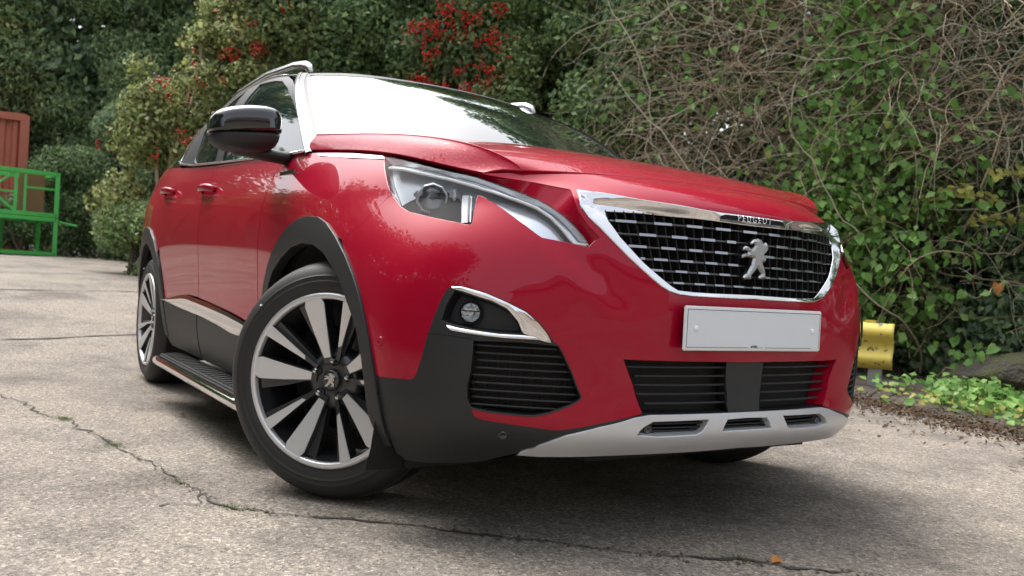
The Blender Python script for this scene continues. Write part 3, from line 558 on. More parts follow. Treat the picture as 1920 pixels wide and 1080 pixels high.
# fog lamp pocket
for s in(1,-1):
    fo=clean(UV['fog_open']); fi=shrink(fo,S,.012)
    back=panel('fog_lamp_pocket',S,fi,'black_plastic',car,off=-.045,thick=0,step=(.1,.12),sides=(s,))[0]
    A=at(S,fo+[fo[0]],.0); B=at(S,fi+[fi[0]],-.045)
    strip('pocket_wall',A,B,'black_plastic',back,sides=(s,))
    c,r,n=sens(*UV['fog_lamp'],None); c=c-n*.03
    d=Vector((.86,-.5,.0)).normalized(); cc=Vector(c); 
    if s==-1: d.y*=-1; cc.y*=-1
    M=Matrix.Translation(cc)@Vector((0,-1,0)).rotation_difference(d).to_matrix().to_4x4()
    g=Geo(); g.lathe([(0,.02),(.022,.012),(.026,-.004),(.029,-.006),(.030,.0),(.030,.03)],28,M); lamp=g.obj('fog_lamp','lamp_dark',car,True)
    g=Geo(); g.lathe([(0,-.012),(.010,-.011),(.019,-.008),(.0255,-.002),(.026,.002)],28,M); g.obj('lens','lens_glass',lamp,True)
    g=Geo(); g.lathe([(.024,-.001),(.017,.010),(.009,.014),(.0,.006)],9,M); g.obj('reflector','lamp_silver',lamp)
    g=Geo(); g.box(M@Vector((0,-.002,.004)),(.044,.004,.003),M.to_3x3()); g.obj('reflector_rib','lamp_dark',lamp)
    tp=UV['fog_chrome_top']; bt=UV['fog_chrome_bot']
    A=at(S,tp,.004);B=at(S,bt,.001);Mid=(at(S,[((tp[i][0]+bt[i][0])/2,(tp[i][1]+bt[i][1])/2) for i in range(len(tp))],.008))
    strip('fog_lamp_chrome',A,B,'chrome',car,sides=(s,),mid=Mid)
    A=at(S,UV['fog_bar_top'],-.002);B=at(S,UV['fog_bar_bot'],.004);Mid=(A+B)/2+at(S,UV['fog_bar_top'],.005)-at(S,UV['fog_bar_top'],0)
    strip('fog_lamp_chrome',A,B,'chrome',car,sides=(s,),mid=Mid)
    L=at(S,densify(UV['fog_split'],S,.02,False),.0006); tubes('panel_seam',L,.0012,'black_liner',lowb[0],(s,),5)
# --- skid plate
sk=list(reversed(UV['skid_top']))+UV['skid_bot'][1:]; sk[0]=(0,1.584); sk[-1]=(0,.098)
mid=list(UV['skid_mid']); mid[0]=(0,1.457); mid[-1]=(0,.99)
skid,=panel('skid_plate',S,sk,'satin_silver',car,holes=[UV['skid_hole'],mid],sym=True,step=(.08,.12),d=.016,thick=.035,off=.006)
for s in(1,-1):
    pod=panel('sensor_pod',S,[(1.41,.97),(1.37,1.165),(1.317,1.291),(1.206,1.44),(1.17,.87)],'black_plastic',skid,off=-.012,thick=.01,step=(.2,.2),sides=(s,))[0]
    n=nrm(S,np.array([1.25]),np.array([1.12]))[0]; disc('parking_sensor',at(S,[(1.25,1.12)],-.012)[0],n,.011,'black_gloss',car,s,.004)
    for k in range(3):
        L=at(S,[(u,1.02+.16*k) for u in np.linspace(.5,1.3,8)],-.018); tubes('louvre',L,.004,'black_plastic',skid,(s,),6,.7)
for k in range(3):
    L=at(S,[(u,1.07+.14*k) for u in np.linspace(-.38,.38,9)],-.018); tubes('louvre',L,.004,'black_plastic',skid,(1,),6,.7)
A=at(S,[(0,.098)]+list(reversed(UV['skid_bot']))[1:],.0); B=A.copy(); B[:,0]-=.22; B[:,2]-=.004
strip('splitter_underside',A,B,'black_plastic',car,sides=(1,-1))
# --- centre intake
li=panel('centre_intake',S,[(0,1.63),(1.26,1.60),(1.30,1.67),(1.41,2.2),(1.545,2.61),(1.02,2.6),(.4,2.59),(0,2.585)],'black_liner',car,off=-.05,thick=0,sym=True,step=(.2,.3))[0]
for s in(1,-1):
    for k in range(5):
        z=.474-.0225*k; us=np.linspace(.24,1.62,50); vs=np.array([vz(S,u,z) for u in us]); 
        e=1.30+.25*(z-.36)/.13; ok=us<e; L=at(S,list(zip(us[ok],vs[ok])),-.016+.0*us[ok][:,None] if False else -.016); L[:,1]*=s
        g=Geo(); g.tube(L[::4],.0056,6,flat=.62); g.obj('louvre','black_plastic',li,True)
    strip('intake_wall',at(S,UV['low_in_left'],0),at(S,[(u-.06,v) for u,v in UV['low_in_left']],-.048),'red_paint',li,sides=(s,))
    strip('intake_ledge',at(S,[(0,1.60),(.6,1.60),(1.30,1.60)],-.002),at(S,[(0,1.70),(.6,1.70),(1.28,1.70)],-.045),'black_plastic',li,sides=(s,))
strip('intake_roof',at(S,[(-1.54,2.596),(-.8,2.58),(0,2.57),(.8,2.58),(1.54,2.596)],0),at(S,[(-1.5,2.58),(-.8,2.56),(0,2.55),(.8,2.56),(1.5,2.58)],-.045),'red_paint',li)
panel('radar_panel',S,[(0,1.62),(.22,1.62),(.245,2.57),(0,2.57)],'black_plastic',li,off=-.008,thick=.03,sym=True,step=(.1,.2))
# --- grille
inn=list(reversed(UV['grille_top_in']))+UV['grille_in'][1:]; inn[0]=(0,inn[0][1]); inn[-1]=(0,inn[-1][1])
go=list(grille_hole)
grille=panel('grille',S,inn,'black_liner',car,off=-.055,thick=0,sym=True,step=(.2,.3))[0]
go_d=np.array(densify(go,S,.008,False))
def dish(P):
    u=np.abs(P[:,0]);v=P[:,1]; out=[]
    for a,b in zip(u,v): out.append(np.min(np.hypot((a-go_d[:,0])*.25,(b-go_d[:,1])*.095)))
    return -.42*np.clip(np.array(out)-.003,0,.05)*np.clip((u-.45)/.45,0,1)
panel('grille_frame',S,shrink(go+[(-u,v) for u,v in reversed(go[1:-1])],S,.0015),'chrome',grille,holes=[inn+[(-u,v) for u,v in reversed(inn[1:-1])]],step=(.05,.08),d=.015,thick=.03,off=.004,disp=dish)
INN=inn+[(-u,v) for u,v in reversed(inn[1:-1])]
rowv=[float(np.median([d[1] for d in r]+[d[3] for r_ in [r] for d in r_])) for r in UV['dashes']]
def row_v(k,u):
    D=UV['dashes'][k]; us=np.array([d[0] for d in D]+[d[2] for d in D]); vs=np.array([d[1] for d in D]+[d[3] for d in D])
    return np.interp(abs(u),[0,3],[vs.mean(),vs.mean()])
for k,r in enumerate(UV['dashes']):
    us=np.linspace(-1.85,1.85,75); vs=us*0+rowv[k]; ok=inside(np.stack([us,vs],1),INN); us=us[ok];vs=vs[ok]
    us=np.r_[us[0]-.03,us,us[-1]+.03]; vs=np.r_[vs[0],vs,vs[-1]]
    L=at(S,list(zip(us,vs)),-.014); g=Geo(); g.tube(L[::2],.0046,6,flat=.8); g.obj('grille_bar','black_gloss',grille,True)
    for a,b,c,d in r:
        us=np.linspace(a,c,4); V_=[];F_=[]; hh_=(.042,.036,.031,.028,.026,.024)[k]
        up=at(S,[(u,rowv[k]+hh_) for u in us],-.0075); dn=at(S,[(u,rowv[k]-hh_) for u in us],-.0065); ub=at(S,[(u,rowv[k]+hh_+.012) for u in us],-.016); db=at(S,[(u,rowv[k]-hh_-.012) for u in us],-.016)
        rows_=np.concatenate([ub,up,dn,db]); 
        for q in range(3):
            for i in range(3): F_.append((q*4+i,q*4+i+1,(q+1)*4+i+1,(q+1)*4+i))
        F_+= [(0,4,8,12),(3,15,11,7)]
        mesh_obj('grille_dash',rows_,F_,'dash_metal',grille,False)
for k in range(-15,16):
    if k==0: continue
    us0=k*.118; P_=[]
    for v in np.linspace(4.0,6.1,16):
        u=us0*(.86+.14*(v-4)/2.1)
        P_.append((u,v))
    ok=inside(np.array(P_),INN); P2=[p for p,o in zip(P_,ok) if o]
    if len(P2)<3: continue
    P2=[(P2[0][0],P2[0][1]-.12)]+P2+[(P2[-1][0],P2[-1][1]+.1)]
    A=at(S,P2,-.017);B=at(S,P2,-.05); n=len(A); w=np.array([0,.0022,0]); V_=np.concatenate([A-w,A+w,B+w,B-w]); F_=[]
    for q in range(4):
        for i in range(n-1): F_.append((q*n+i,q*n+i+1,((q+1)%4)*n+i+1,((q+1)%4)*n+i))
    mesh_obj('grille_bar',V_,F_,'black_liner',grille,False)
# lion emblem
lc=Vector((.872,-.0,.766))
def emblem(scale,f,name,m,parent,depth=.012,rise=.007):
    """the rearing lion as a domed casting; f(a,b,h) places it"""
    L=[(a*scale,b*scale) for a,b in UV['lion']]; out=[]
    for i in range(len(L)):
        p,q=np.array(L[i]),np.array(L[(i+1)%len(L)]); k=max(1,int(np.linalg.norm(q-p)/(.004*scale)))
        out+=[tuple(p+(q-p)*t/k) for t in range(k)]
    n=len(out); A=np.array(out); lo_=A.min(0);hi_=A.max(0); st=.0030*scale
    X1,Y1=np.meshgrid(np.arange(lo_[0],hi_[0],st),np.arange(lo_[1],hi_[1],st)); Q=np.stack([X1.ravel(),Y1.ravel()],1); Q=Q[inside(Q,out)]
    dist=lambda q:np.min(np.hypot(A[:,0]-q[0],A[:,1]-q[1])); Q=[tuple(q) for q in Q if dist(q)>st*.55]
    vs,_,fs,_,_,_=delaunay_2d_cdt([Vector(c) for c in out+Q],[(i,(i+1)%n) for i in range(n)],[],0,1e-7,False)
    P=np.array([(v.x,v.y) for v in vs]); T=[tuple(t) for t in fs if inside(P[list(t)].mean(0)[None],out)[0]]
    h=np.array([min(rise,1.15*dist(p)) for p in P])*scale**0; h=np.minimum(h,rise)
    V=[f(p[0],p[1],hh) for p,hh in zip(P,h)]; k=len(V); F=[t for t in T]
    V+=[f(a,b,-depth) for a,b in out]; idx=[int(np.argmin(np.hypot(P[:,0]-a,P[:,1]-b))) for a,b in out]
    F+=[(idx[i],k+i,k+(i+1)%n,idx[(i+1)%n]) for i in range(n)]
    return mesh_obj(name,V,F,m,parent,False)
emblem(1,lambda a,b,h:(lc.x-.004+h,lc.y+a,lc.z+b),'lion_emblem','emblem_metal',grille)
# maker's lettering in the top bar
panel('badge_recess',S,[(.0,6.12),(.44,6.12),(.43,6.3),(.38,6.42),(.0,6.42)],'lamp_dark',grille,off=.0052,thick=.001,sym=True,step=(.1,.1))
tx=bpy.data.curves.new('lettering','FONT'); tx.body='PEUGEOT'; tx.size=.0215; tx.extrude=.001; tx.align_x='CENTER'; tx.align_y='CENTER'; tx.space_character=1.55
to=bpy.data.objects.new('lettering_source',tx); COL.objects.link(to); dg=bpy.context.evaluated_depsgraph_get()
tm=bpy.data.meshes.new_from_object(to.evaluated_get(dg)); bpy.data.objects.remove(to)
tm.name='lettering'; tm.materials.append(MAT['chrome']); lo=link(bpy.data.objects.new('lettering',tm),grille)
p0=at(S,[(0,6.265)],.0068)[0]
lo.matrix_local=Matrix(((0,0,1,p0[0]),(1,0,0,0),(0,1,0,p0[2]),(0,0,0,1)))
for v in tm.vertices:                                    # letters follow the curve of the bar
    v.co.z += at(S,[(uy(S,abs(v.co.x),6.265),6.265)],.0068)[0][0]-p0[0]
# --- number plate
g=Geo(); g.box((.875,0,.578),(.016,.50,.10),bev=.004); g.obj('plate_mount','black_plastic',car)
g=Geo(); g.box((.885,0,.5785),(.007,.522,.113),bev=.003); plate=g.obj('number_plate','plate_frame',car,angle=40)
g=Geo(); g.box((.8890,0,.5785),(.0012,.506,.097)); g.obj('plate_face','plate_white',plate)
g=Geo()
for y0,y1,z0,z1 in((-.253,.253,.6255,.6270),(-.253,-.2518,.531,.627),(.2518,.253,.531,.627),(-.253,-.03,.530,.5312),(.035,.22,.530,.5312)):
    g.box((.8897,(y0+y1)/2,(z0+z1)/2),(.0006,y1-y0,z1-z0))
g.obj('plate_border','print_black',plate)
g=Geo()
for a,b,w,h in((-.018,.5325,.004,.006),(-.013,.5335,.004,.003),(-.008,.5325,.003,.006),(-.003,.5325,.003,.006),(.002,.5325,.003,.006),(-.006,.5362,.016,.0012),(.008,.5305,.006,.0012),(.016,.5305,.004,.0012),(.022,.5305,.004,.0012)): g.box((.8897,a,b),(.0006,w,h))
g.obj('plate_print','print_black',plate)
for y in(-.222,.222):
    g=Geo(); g.lathe([(0,-.005),(.005,-.0045),(.0075,-.002),(.008,.001)],16,Matrix.Translation((.8895,y,.578))@Matrix.Rotation(PI/2,4,'Z')); g.obj('screw_cap','cap_white',plate,True)
# --- bonnet
bon,=panel('bonnet',H,[(0,0.02),(7,0.02),(7,5),(0,5)],'red_paint_wet',car,sym=True,step=(.14,.1),d=.03,thick=.02,gap=.003)
# --- wings, doors, quarter panels
def side_panel(name,poly,m='red_paint',**k):
    return panel(name,S,poly,m,car,sides=(1,-1),step=(.05,.12),d=.02,thick=.02,gap=.0030,**k)
wing=[hl[0]]+[(6.9,8.95),(7.5,8.95),(8.25,8.95),xz(-.60,1.0),xz(-.60,.9),xz(-.61,.75),xz(-.61,.6),xz(-.60,.49)]+[xz(-.53,.47)]+arch_o[3:14]+UV['shut_bumper']+hl[35:]
wing=side_panel('front_wing',wing)
ct=UV['sill_chrome_top']
fd=[(8.26,8.95),(9.44,8.95),xz(-1.545,1.0),xz(-1.55,.8),xz(-1.55,.65),xz(-1.56,.524)]+ct[3:]+[xz(-.61,.457),xz(-.615,.6),xz(-.615,.75),xz(-.605,.9),xz(-.605,1.0)]
fdoor=side_panel('front_door',fd)
rd=[(9.45,8.95),(10.62,8.95),xz(-2.42,1.05),xz(-2.41,.9),xz(-2.40,.80),xz(-2.36,.70),xz(-2.31,.612),xz(-2.265,.52)]+ct[0:3]+[xz(-1.565,.526),xz(-1.555,.65),xz(-1.555,.8),xz(-1.55,1.0)]
rdoor=side_panel('rear_door',rd)
qp=[(10.63,8.95),(15,8.95),(15,2.6),xz(-3.3,.5),xz(-3.155,.5)]+list(reversed(rarch_o))[3:]
qp=[p for p in qp if p[1]>2.2]
k_=[i for i,p in enumerate(qp) if p[1]<2.6]
qp=qp+[xz(-2.355,.70),xz(-2.395,.80),xz(-2.405,.9),xz(-2.415,1.05)]
# keep only the part of the arch behind the rear door edge
qp=[(10.63,8.95),(15,8.95),(15,2.6),xz(-3.3,.5),xz(-3.155,.5)]+[xz(-2.675+a,b) for a,b in reversed(RO) if b>.52 and a<.30]+[xz(-2.385,.775),xz(-2.405,.9),xz(-2.415,1.05)]
side_panel('quarter_panel',qp)
panel('rear_bumper',S,[(11.9,.0),(15,.0),(15,2.55),xz(-3.3,.49),xz(-3.16,.49),xz(-3.16,.30)],'black_plastic',car,sides=(1,-1),thick=.02)
# black arch trims
panel('wheel_arch_trim',S,arch_o+list(reversed(arch_i)),'black_plastic',car,sides=(1,-1),off=.009,thick=.035,step=(.06,.1),d=.015)
panel('wheel_arch_trim',S,rarch_o+list(reversed(rarch_i)),'black_plastic',car,sides=(1,-1),off=.009,thick=.035,step=(.03,.1),d=.015)
# sills
sill=[xz(-2.26,.30),xz(-2.25,.47)]+UV['sill_chrome_bot'][1:]+[xz(-.70,.425),xz(-.56,.42),xz(-.54,.30),xz(-.6,.245),xz(-1.4,.245),xz(-2.2,.255)]
sills=panel('sill_trim',S,sill,'black_plastic',car,sides=(1,-1),off=.006,thick=.03,step=(.06,.12),d=.02)
chrome=UV['sill_chrome_top']+[xz(-.66,.458),xz(-.62,.445),xz(-.70,.42)]+list(reversed(UV['sill_chrome_bot']))
A=at(S,UV['sill_chrome_top']+[xz(-.66,.458)],.008);B=at(S,UV['sill_chrome_bot']+[xz(-.70,.418)],.008);Mi=(at(S,[((a[0]+b[0])/2,(a[1]+b[1])/2) for a,b in zip(UV['sill_chrome_top']+[xz(-.66,.458)],UV['sill_chrome_bot']+[xz(-.70,.418)])],.020))
strip('sill_chrome',A,B,'chrome',car,sides=(1,-1),mid=Mi)
L=at(S,[xz(-1.56,z) for z in np.linspace(.25,.45,8)],.0066); tubes('panel_seam',L,.0016,'black_liner',sills[0],(1,),5)
# chrome strip over the wing, belt line trim, badge
A=at(S,UV['fender_chrome'][:3]+[UV['fender_chrome'][3]],.004); B=at(S,[UV['fender_chrome'][5],UV['fender_chrome'][4],UV['fender_chrome'][3],UV['fender_chrome'][3]],.003)
strip('wing_chrome',A,B,'chrome',car,sides=(1,-1))
ba=at(S,UV['badge_side'],.003); 
for s in(1,-1):
    g=Geo(); c=Vector(ba.mean(0)); c.y*=s; g.box(c,(abs(ba[1][0]-ba[0][0])+.05,.005,.014),bev=.002); g.obj('side_badge','dash_metal',car)
# door handles
for (x0,x1,z,par) in((-1.385,-1.605,1.000,fdoor),(-2.20,-2.41,1.035,rdoor)):
    for q,s in((0,1),(1,-1)):
        pts=[(x0,z,.001),(x0-.02,z+.001,.020),(x0-.05,z+.002,.030),((x0+x1)/2,z+.003,.034),(x1+.05,z+.003,.030),(x1+.015,z+.003,.018),(x1,z+.002,.001)]
        L=[at(S,[xz(a,b)],o)[0]*np.array([1,s,1]) for a,b,o in pts]
        g=Geo(); g.tube(L,[.012,.015,.017,.018,.017,.015,.012],10,flat=1.0); g.obj('door_handle','red_paint',par[q],True)
        el=[xz((x0+x1)/2+.085*math.cos(t),z-.006+.03*math.sin(t)) for t in np.linspace(0,2*PI,20)[:-1]]
        panel('handle_recess',S,el,'red_paint',par[q],off=.0012,thick=.001,sides=(s,),step=(.1,.1))
# --- glasshouse
fr=UV['frame']
fr=[(3.68,.20),(3.70,.98),(3.60,1.8),(3.25,2.55),(2.7,3.0),(1.874,3.02),(1.215,3.02),(.8,2.99),(.45,2.93),(.14,2.50),(-.0,2.0),(-.02,1.1),(-.02,.4),(-.02,-.03),(.35,-.05),(.8,-.03),(1.95,-.01),(2.98,.0)]
frame=panel('window_frame',G,fr,'black_trim',car,holes=[shrink(UV['front_window'],G,-.001),shrink(UV['rear_window'],G,-.001)],sides=(1,-1),off=.002,thick=.012,step=(.1,.15),d=.025)
panel('side_window',G,UV['front_window'],'window_tint',car,sides=(1,-1),off=-.004,thick=.004,step=(.2,.3))
panel('side_window',G,UV['rear_window'],'window_tint',car,sides=(1,-1),off=-.004,thick=.004,step=(.2,.3))
panel('rear_pillar',G,[(3.70,0),(5,0),(5,3),(3.15,3),(3.3,2.55),(3.65,1.8),(3.75,.98)],'black_gloss',car,sides=(1,-1),thick=.01)
L=at(G,[(-.02,-.03),(.35,-.05),(.8,-.03),(1.95,-.01),(2.98,.0),(3.6,.06),(3.75,.22)],.006); tubes('belt_trim',L,.009,'rail_silver',car,(1,-1),8,.6)
L=at(G,[(3.75,.22),(3.74,.98),(3.66,1.8),(3.3,2.6),(2.75,3.02),(1.87,3.05),(1.2,3.05),(.8,3.02),(.43,2.97)],.004); tubes('window_trim',L,.006,'rail_silver',car,(1,-1),8,.6)
A=at(G,[(-.02,v) for v in np.linspace(-.1,3,14)],.004); B=at(W,[(3.0,v) for v in np.linspace(-.05,3,14)],.004); Mi=(A+B)/2+np.array([.006,-.010,.006])
Q_=A*.48+B*.52+np.array([.005,-.008,.005])
strip('front_pillar',A,Q_,'rail_silver',car,sides=(1,-1),mid=A*.75+Q_*.25+np.array([.002,-.004,.002]))
strip('pillar_seal',Q_-np.array([.003,-.002,.003]),B,'black_trim',car,sides=(1,-1))
scr,=panel('windscreen',W,[(0,-.1),(3,-.1),(3,3),(0,3)],'screen_dark',car,sym=True,step=(.2,.2),thick=.006,off=0)
panel('screen_border',W,[(0,-.1),(3,-.1),(3,3),(0,3)],'black_trim',scr,holes=[[(0,-.02),(2.93,-.02),(2.93,2.70),(2.86,2.78),(0,2.86)]],sym=True,step=(.2,.2),thick=.001,off=.0012)
roof,=panel('roof',RF,[(0,.02),(3,.02),(3,4),(0,4)],'black_gloss',car,sym=True,step=(.25,.2),thick=.02,off=.002)
for s in(1,-1):
    pts=[(-1.125,.572,1.512),(-1.15,.572,1.538),(-1.20,.570,1.558),(-1.32,.575,1.577),(-1.7,.585,1.600),(-2.2,.585,1.592),(-2.55,.572,1.555),(-2.68,.568,1.515)]
    tubes('roof_rail',pts,[.012,.02,.021,.019,.018,.018,.018,.014],'rail_silver',car,(s,),10)
strip('tailgate',[(-2.97,.62,1.40),(-3.12,.4,1.48),(-3.13,0,1.50)],[(-3.3,.68,1.24),(-3.36,.42,1.25),(-3.38,0,1.25)],'window_tint',car,sides=(1,-1))
# --- door mirrors
for s in(1,-1):
    def sup(cx,cy,cz,a,b,c,e,z0,z1,nu=32,nv=18):
        V_=[];F_=[]
        for j in range(nv+1):
            ph=-PI/2+PI*j/nv
            for i in range(nu):
                th=2*PI*i/nu
                f=lambda w,m:math.copysign(abs(w)**m,w)
                X=a*f(math.cos(ph),e)*f(math.cos(th),e+.1); Y=b*f(math.cos(ph),e)*f(math.sin(th),e); Z=c*f(math.sin(ph),e)
                # nose pulled forward, taper to the outside
                tz=1-.16*max(0,(-Y/b)) ; Z*=tz; X*=1-.10*(-Y/b)
                Z=min(max(Z,z0),z1)
                V_.append((cx+X,(cy+Y)*s,cz+Z-.012*(-Y/b)))
        for j in range(nv):
            for i in range(nu):
                q=(j*nu+i,j*nu+(i+1)%nu,(j+1)*nu+(i+1)%nu,(j+1)*nu+i); F_.append(q if s==1 else q[::-1])
        return V_,F_
    V_,F_=sup(-.50,-1.003,1.135,.085,.118,.080,.55,-.012,.2); mir=mesh_obj('door_mirror',V_,F_,'black_gloss',car)
    V_,F_=sup(-.503,-1.003,1.135,.083,.115,.080,.6,-.2,-.016); mesh_obj('mirror_base',V_,F_,'black_plastic',mir)
    g=Geo(); g.tube([(-.515,-1.03*s,1.066),(-.52,-.93*s,1.062),(-.53,-.86*s,1.060),(-.54,-.80*s,1.062)],[.024,.028,.031,.036],12,flat=.75); g.obj('mirror_arm','black_plastic',mir,True)
    g=Geo(); g.box((-.578,-1.0*s,1.135),(.006,.19,.12),bev=.02); g.obj('mirror_glass','chrome',mir)
# --- headlights
for s in(1,-1):
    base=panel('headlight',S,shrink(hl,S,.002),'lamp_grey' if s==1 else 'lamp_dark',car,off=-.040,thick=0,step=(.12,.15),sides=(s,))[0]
    P=clean(list(hl)); P=P+[P[0]]
    strip('lamp_wall',at(S,P,-.001),at(S,P,-.042),'black_gloss',base,sides=(s,))
    lh=[(UV['lens'][0][0]+.285*math.cos(t),UV['lens'][0][1]+.47*math.sin(t)) for t in np.linspace(0,2*PI,21)[:-1]]
    panel('lamp_bezel',S,UV['bezel'],'lamp_dark',base,holes=[lh],off=-.032,thick=.012,step=(.12,.15),d=.01,sides=(s,))
    ug=UV['upper_guide']; top=hl[0:12]; dr=UV['drl']
    if s==-1: ug=ug[:6]; top=top[:6]; dr=dr[:6]
    strip('lamp_blade',at(S,top,-.006),at(S,ug,-.016),'lamp_silver',base,sides=(s,))
    strip('lamp_blade',at(S,ug,-.018),at(S,dr[:-1],-.014),'lamp_silver',base,sides=(s,))
    g=Geo(); g.tube([p*np.array([1,s,1]) for p in at(S,densify(dr,S,.03,False),-.006)],.0046,8); g.obj('light_guide','light_guide',base,True)
    panel('light_guide',S,UV['vbar'],'light_guide',base,off=-.005,thick=.01,step=(.2,.2),sides=(s,))
    panel('lamp_post',S,shrink(UV['vbar'],S,-.009),'lamp_silver',base,off=-.016,thick=.02,step=(.2,.2),sides=(s,))
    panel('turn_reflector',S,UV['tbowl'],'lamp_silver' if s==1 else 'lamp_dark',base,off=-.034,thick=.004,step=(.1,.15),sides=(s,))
    c,r,n=sens(UV['lens'][0],UV['lens_edge'][0],None); c=Vector(c-n*.019); d=Vector((.84,-.54,.03)).normalized()
    if s==-1: c.y*=-1; d.y*=-1
    M=Matrix.Translation(c)@Vector((0,-1,0)).rotation_difference(d).to_matrix().to_4x4()
    g=Geo(); g.lathe([(.034,.03),(.036,-.004),(.039,-.008),(.043,-.006),(.045,.002),(.045,.03)],10,M); g.obj('projector_ring','lamp_silver',base)
    g=Geo(); g.lathe([(0,-.016),(.012,-.0145),(.022,-.011),(.030,-.005),(.034,.001)],28,M); g.obj('projector_lens','lens_glass',base,True)
    g=Geo(); g.lathe([(0,.03),(.018,.026),(.03,.012),(.034,.002)],20,M); g.obj('projector_bowl','lamp_silver',base,True)
    g=Geo(); g.box(c+Vector((-.035,-.015*s,.012)),(.05,.03,.022),bev=.006); g.box(c+Vector((.045,.045*s,.012)),(.03,.03,.03),bev=.008); g.obj('lamp_bracket','lamp_silver',base)
    panel('lamp_cover',S,shrink(hl,S,.001),'clear_cover',base,off=-.0015,thick=0,step=(.1,.15),sides=(s,))
# --- wheels
def wheel():
    w=Geo()
    # barrel
    w.lathe([(.232,.10),(.228,.06),(.222,.0),(.226,-.06),(.236,-.092)],64)
    hubw=w.obj('wheel','anthracite',None,True)
    g=Geo(); tp=[]
    prof=[(.240,.098),(.262,.108),(.300,.113),(.330,.108),(.345,.094),(.352,.07),(.354,.04),(.354,0),(.353,-.03),(.349,-.056),(.340,-.078),(.326,-.094),(.310,-.102),(.3065,-.1035),(.3055,-.1058),(.3035,-.1062),(.3025,-.1047),(.293,-.107),(.2905,-.1071),(.2895,-.1088),(.2870,-.1089),(.2862,-.1074),(.279,-.108),(.267,-.105),(.2585,-.101),(.250,-.096)]
    g.lathe(prof,96)
    t=g.obj('tyre','tyre_rubber',hubw,True)
    g=Geo()
    for k in range(90):                        # tread blocks
        a=2*PI*k/90
        for q,(yy,ww) in enumerate(((-.036,.034),(.0,.026),(.036,.034),(.072,.026))):
            aa=a+(.03 if q%2 else 0); R=Matrix.Rotation(aa,3,'Y')
            g.box(R@Vector((0,yy,{-.072:.3395,-.036:.3488,.0:.3510,.036:.3510,.072:.3487}[yy])),(.0195,ww,.005),R@Matrix.Rotation(.35*(1 if q>2 else -1),3,'Z'))
    kind(g.obj('tread','tyre_rubber',hubw),'stuff')
    g=Geo(); g.lathe([(.2365,-.090),(.2375,-.102),(.241,-.1065),(.2475,-.1075),(.2535,-.1055),(.2565,-.100),(.2565,-.09)],96); g.obj('rim_lip','machined_alloy',hubw,True)
    g=Geo(); g.lathe([(.03,-.060),(.050,-.062),(.078,-.058),(.092,-.040),(.095,.0),(.0,.0)],40); g.obj('hub','anthracite',hubw,True)
    g=Geo(); g.lathe([(0,-.020),(.06,-.020),(.06,-.006),(.155,-.006),(.157,.0),(.157,.012),(0,.012)],48); g.obj('brake_disc','disc_steel',hubw,True)
    def pol(r,a): return (r*math.sin(a),r*math.cos(a))
    def yface(r): return -(.070+.036*min(1,max(0,(r-.06)/.18)))
    for k in range(5):
        th=math.radians(-12+72*k)
        # wide blade: (radius, tangential offset); clockwise is +
        def blade(name,pts,th,m,depth0,depth1,lift=0):
            c_,s_=math.cos(th),math.sin(th)
            g=Geo(); n=len(pts); V_=[]
            for sgn,dd in((0,depth0),(1,depth1)):
                for r,t in pts:
                    rr=math.hypot(r,t); V_.append((r*s_+t*c_, yface(rr)+dd-lift, r*c_-t*s_))
            F_=[tuple(range(n)),tuple(range(2*n-1,n-1,-1))]+[(i,n+i,n+(i+1)%n,(i+1)%n) for i in range(n)]
            g.add(V_,F_); return g.obj(name,m,hubw)
        wide=[(.066,-.012),(.150,-.026),(.220,-.035),(.2385,-.028),(.2400,.024),(.222,.030),(.150,.020),(.066,.010)]
        blade('spoke_face',wide,th,'machined_alloy',0,.004)
        blade('spoke',[(.05,-.015),(.150,-.028),(.2385,-.038),(.2400,.031),(.150,.022),(.05,.012)],th,'anthracite',.003,.045)
        blade('spoke',[(.06,-.010),(.15,-.046),(.238,-.072),(.2390,-.03),(.15,-.020),(.06,.0)],th,'anthracite',.022,.050)
        th2=math.radians(16+72*k)
        blade('spoke_face',[(.100,-.0045),(.2380,-.018),(.2390,.017),(.108,.0055)],th2,'machined_alloy',0,.004)
        blade('spoke',[(.06,-.006),(.10,-.006),(.2385,-.017),(.2395,.017),(.10,.007),(.06,.006)],th2,'anthracite',.003,.045)
        blade('spoke',[(.06,.0),(.10,.004),(.236,.012),(.234,.036),(.10,.014),(.06,.008)],th2,'anthracite',.018,.045)
        a=math.radians(6+72*k); px_,pz_=pol(.056,a)
        g=Geo(); g.lathe([(0,-.013),(.0055,-.0125),(.0085,-.009),(.0098,0),(.0098,.02)],6,Matrix.Translation((px_,-.068,pz_))); g.obj('wheel_nut','rail_silver',hubw)
        g=Geo(); g.lathe([(.0155,.0),(.0155,-.002),(.0125,-.001),(.012,.02)],16,Matrix.Translation((px_,-.0635,pz_))); g.obj('nut_seat','black_liner',hubw,True)
    g=Geo(); g.lathe([(0,-.075),(.020,-.0748),(.027,-.073),(.030,-.069),(.031,-.055)],36); g.obj('centre_cap','anthracite',hubw,True)
    sc=.36; g=Geo(); g.prism([(a*sc,b*sc) for a,b in UV['lion']],.0015,-.0015,lambda a,b,h:(a,-.0758+h,b)); g.obj('lion_emblem','rail_silver',hubw)
    g=Geo(); g.tube([(-.225,-.1095,.205),(-.227,-.1135,.206)],.003,8); g.obj('tyre_mark','cap_white',hubw)
    return hubw
w0=wheel(); w0.parent=car; w0.location=(.018,-.807,.354); w0.rotation_euler=(0,0,math.radians(38))
w1=dup(w0,car); w1.location=(-2.675,-.806,.354); w1.rotation_euler=(0,math.radians(24),0)
w2=dup(w0,car); w2.location=(-.018,.80,.354); w2.rotation_euler=(0,0,math.radians(30)+PI)
w3=dup(w0,car); w3.location=(-2.675,.806,.354); w3.rotation_euler=(0,0,PI)
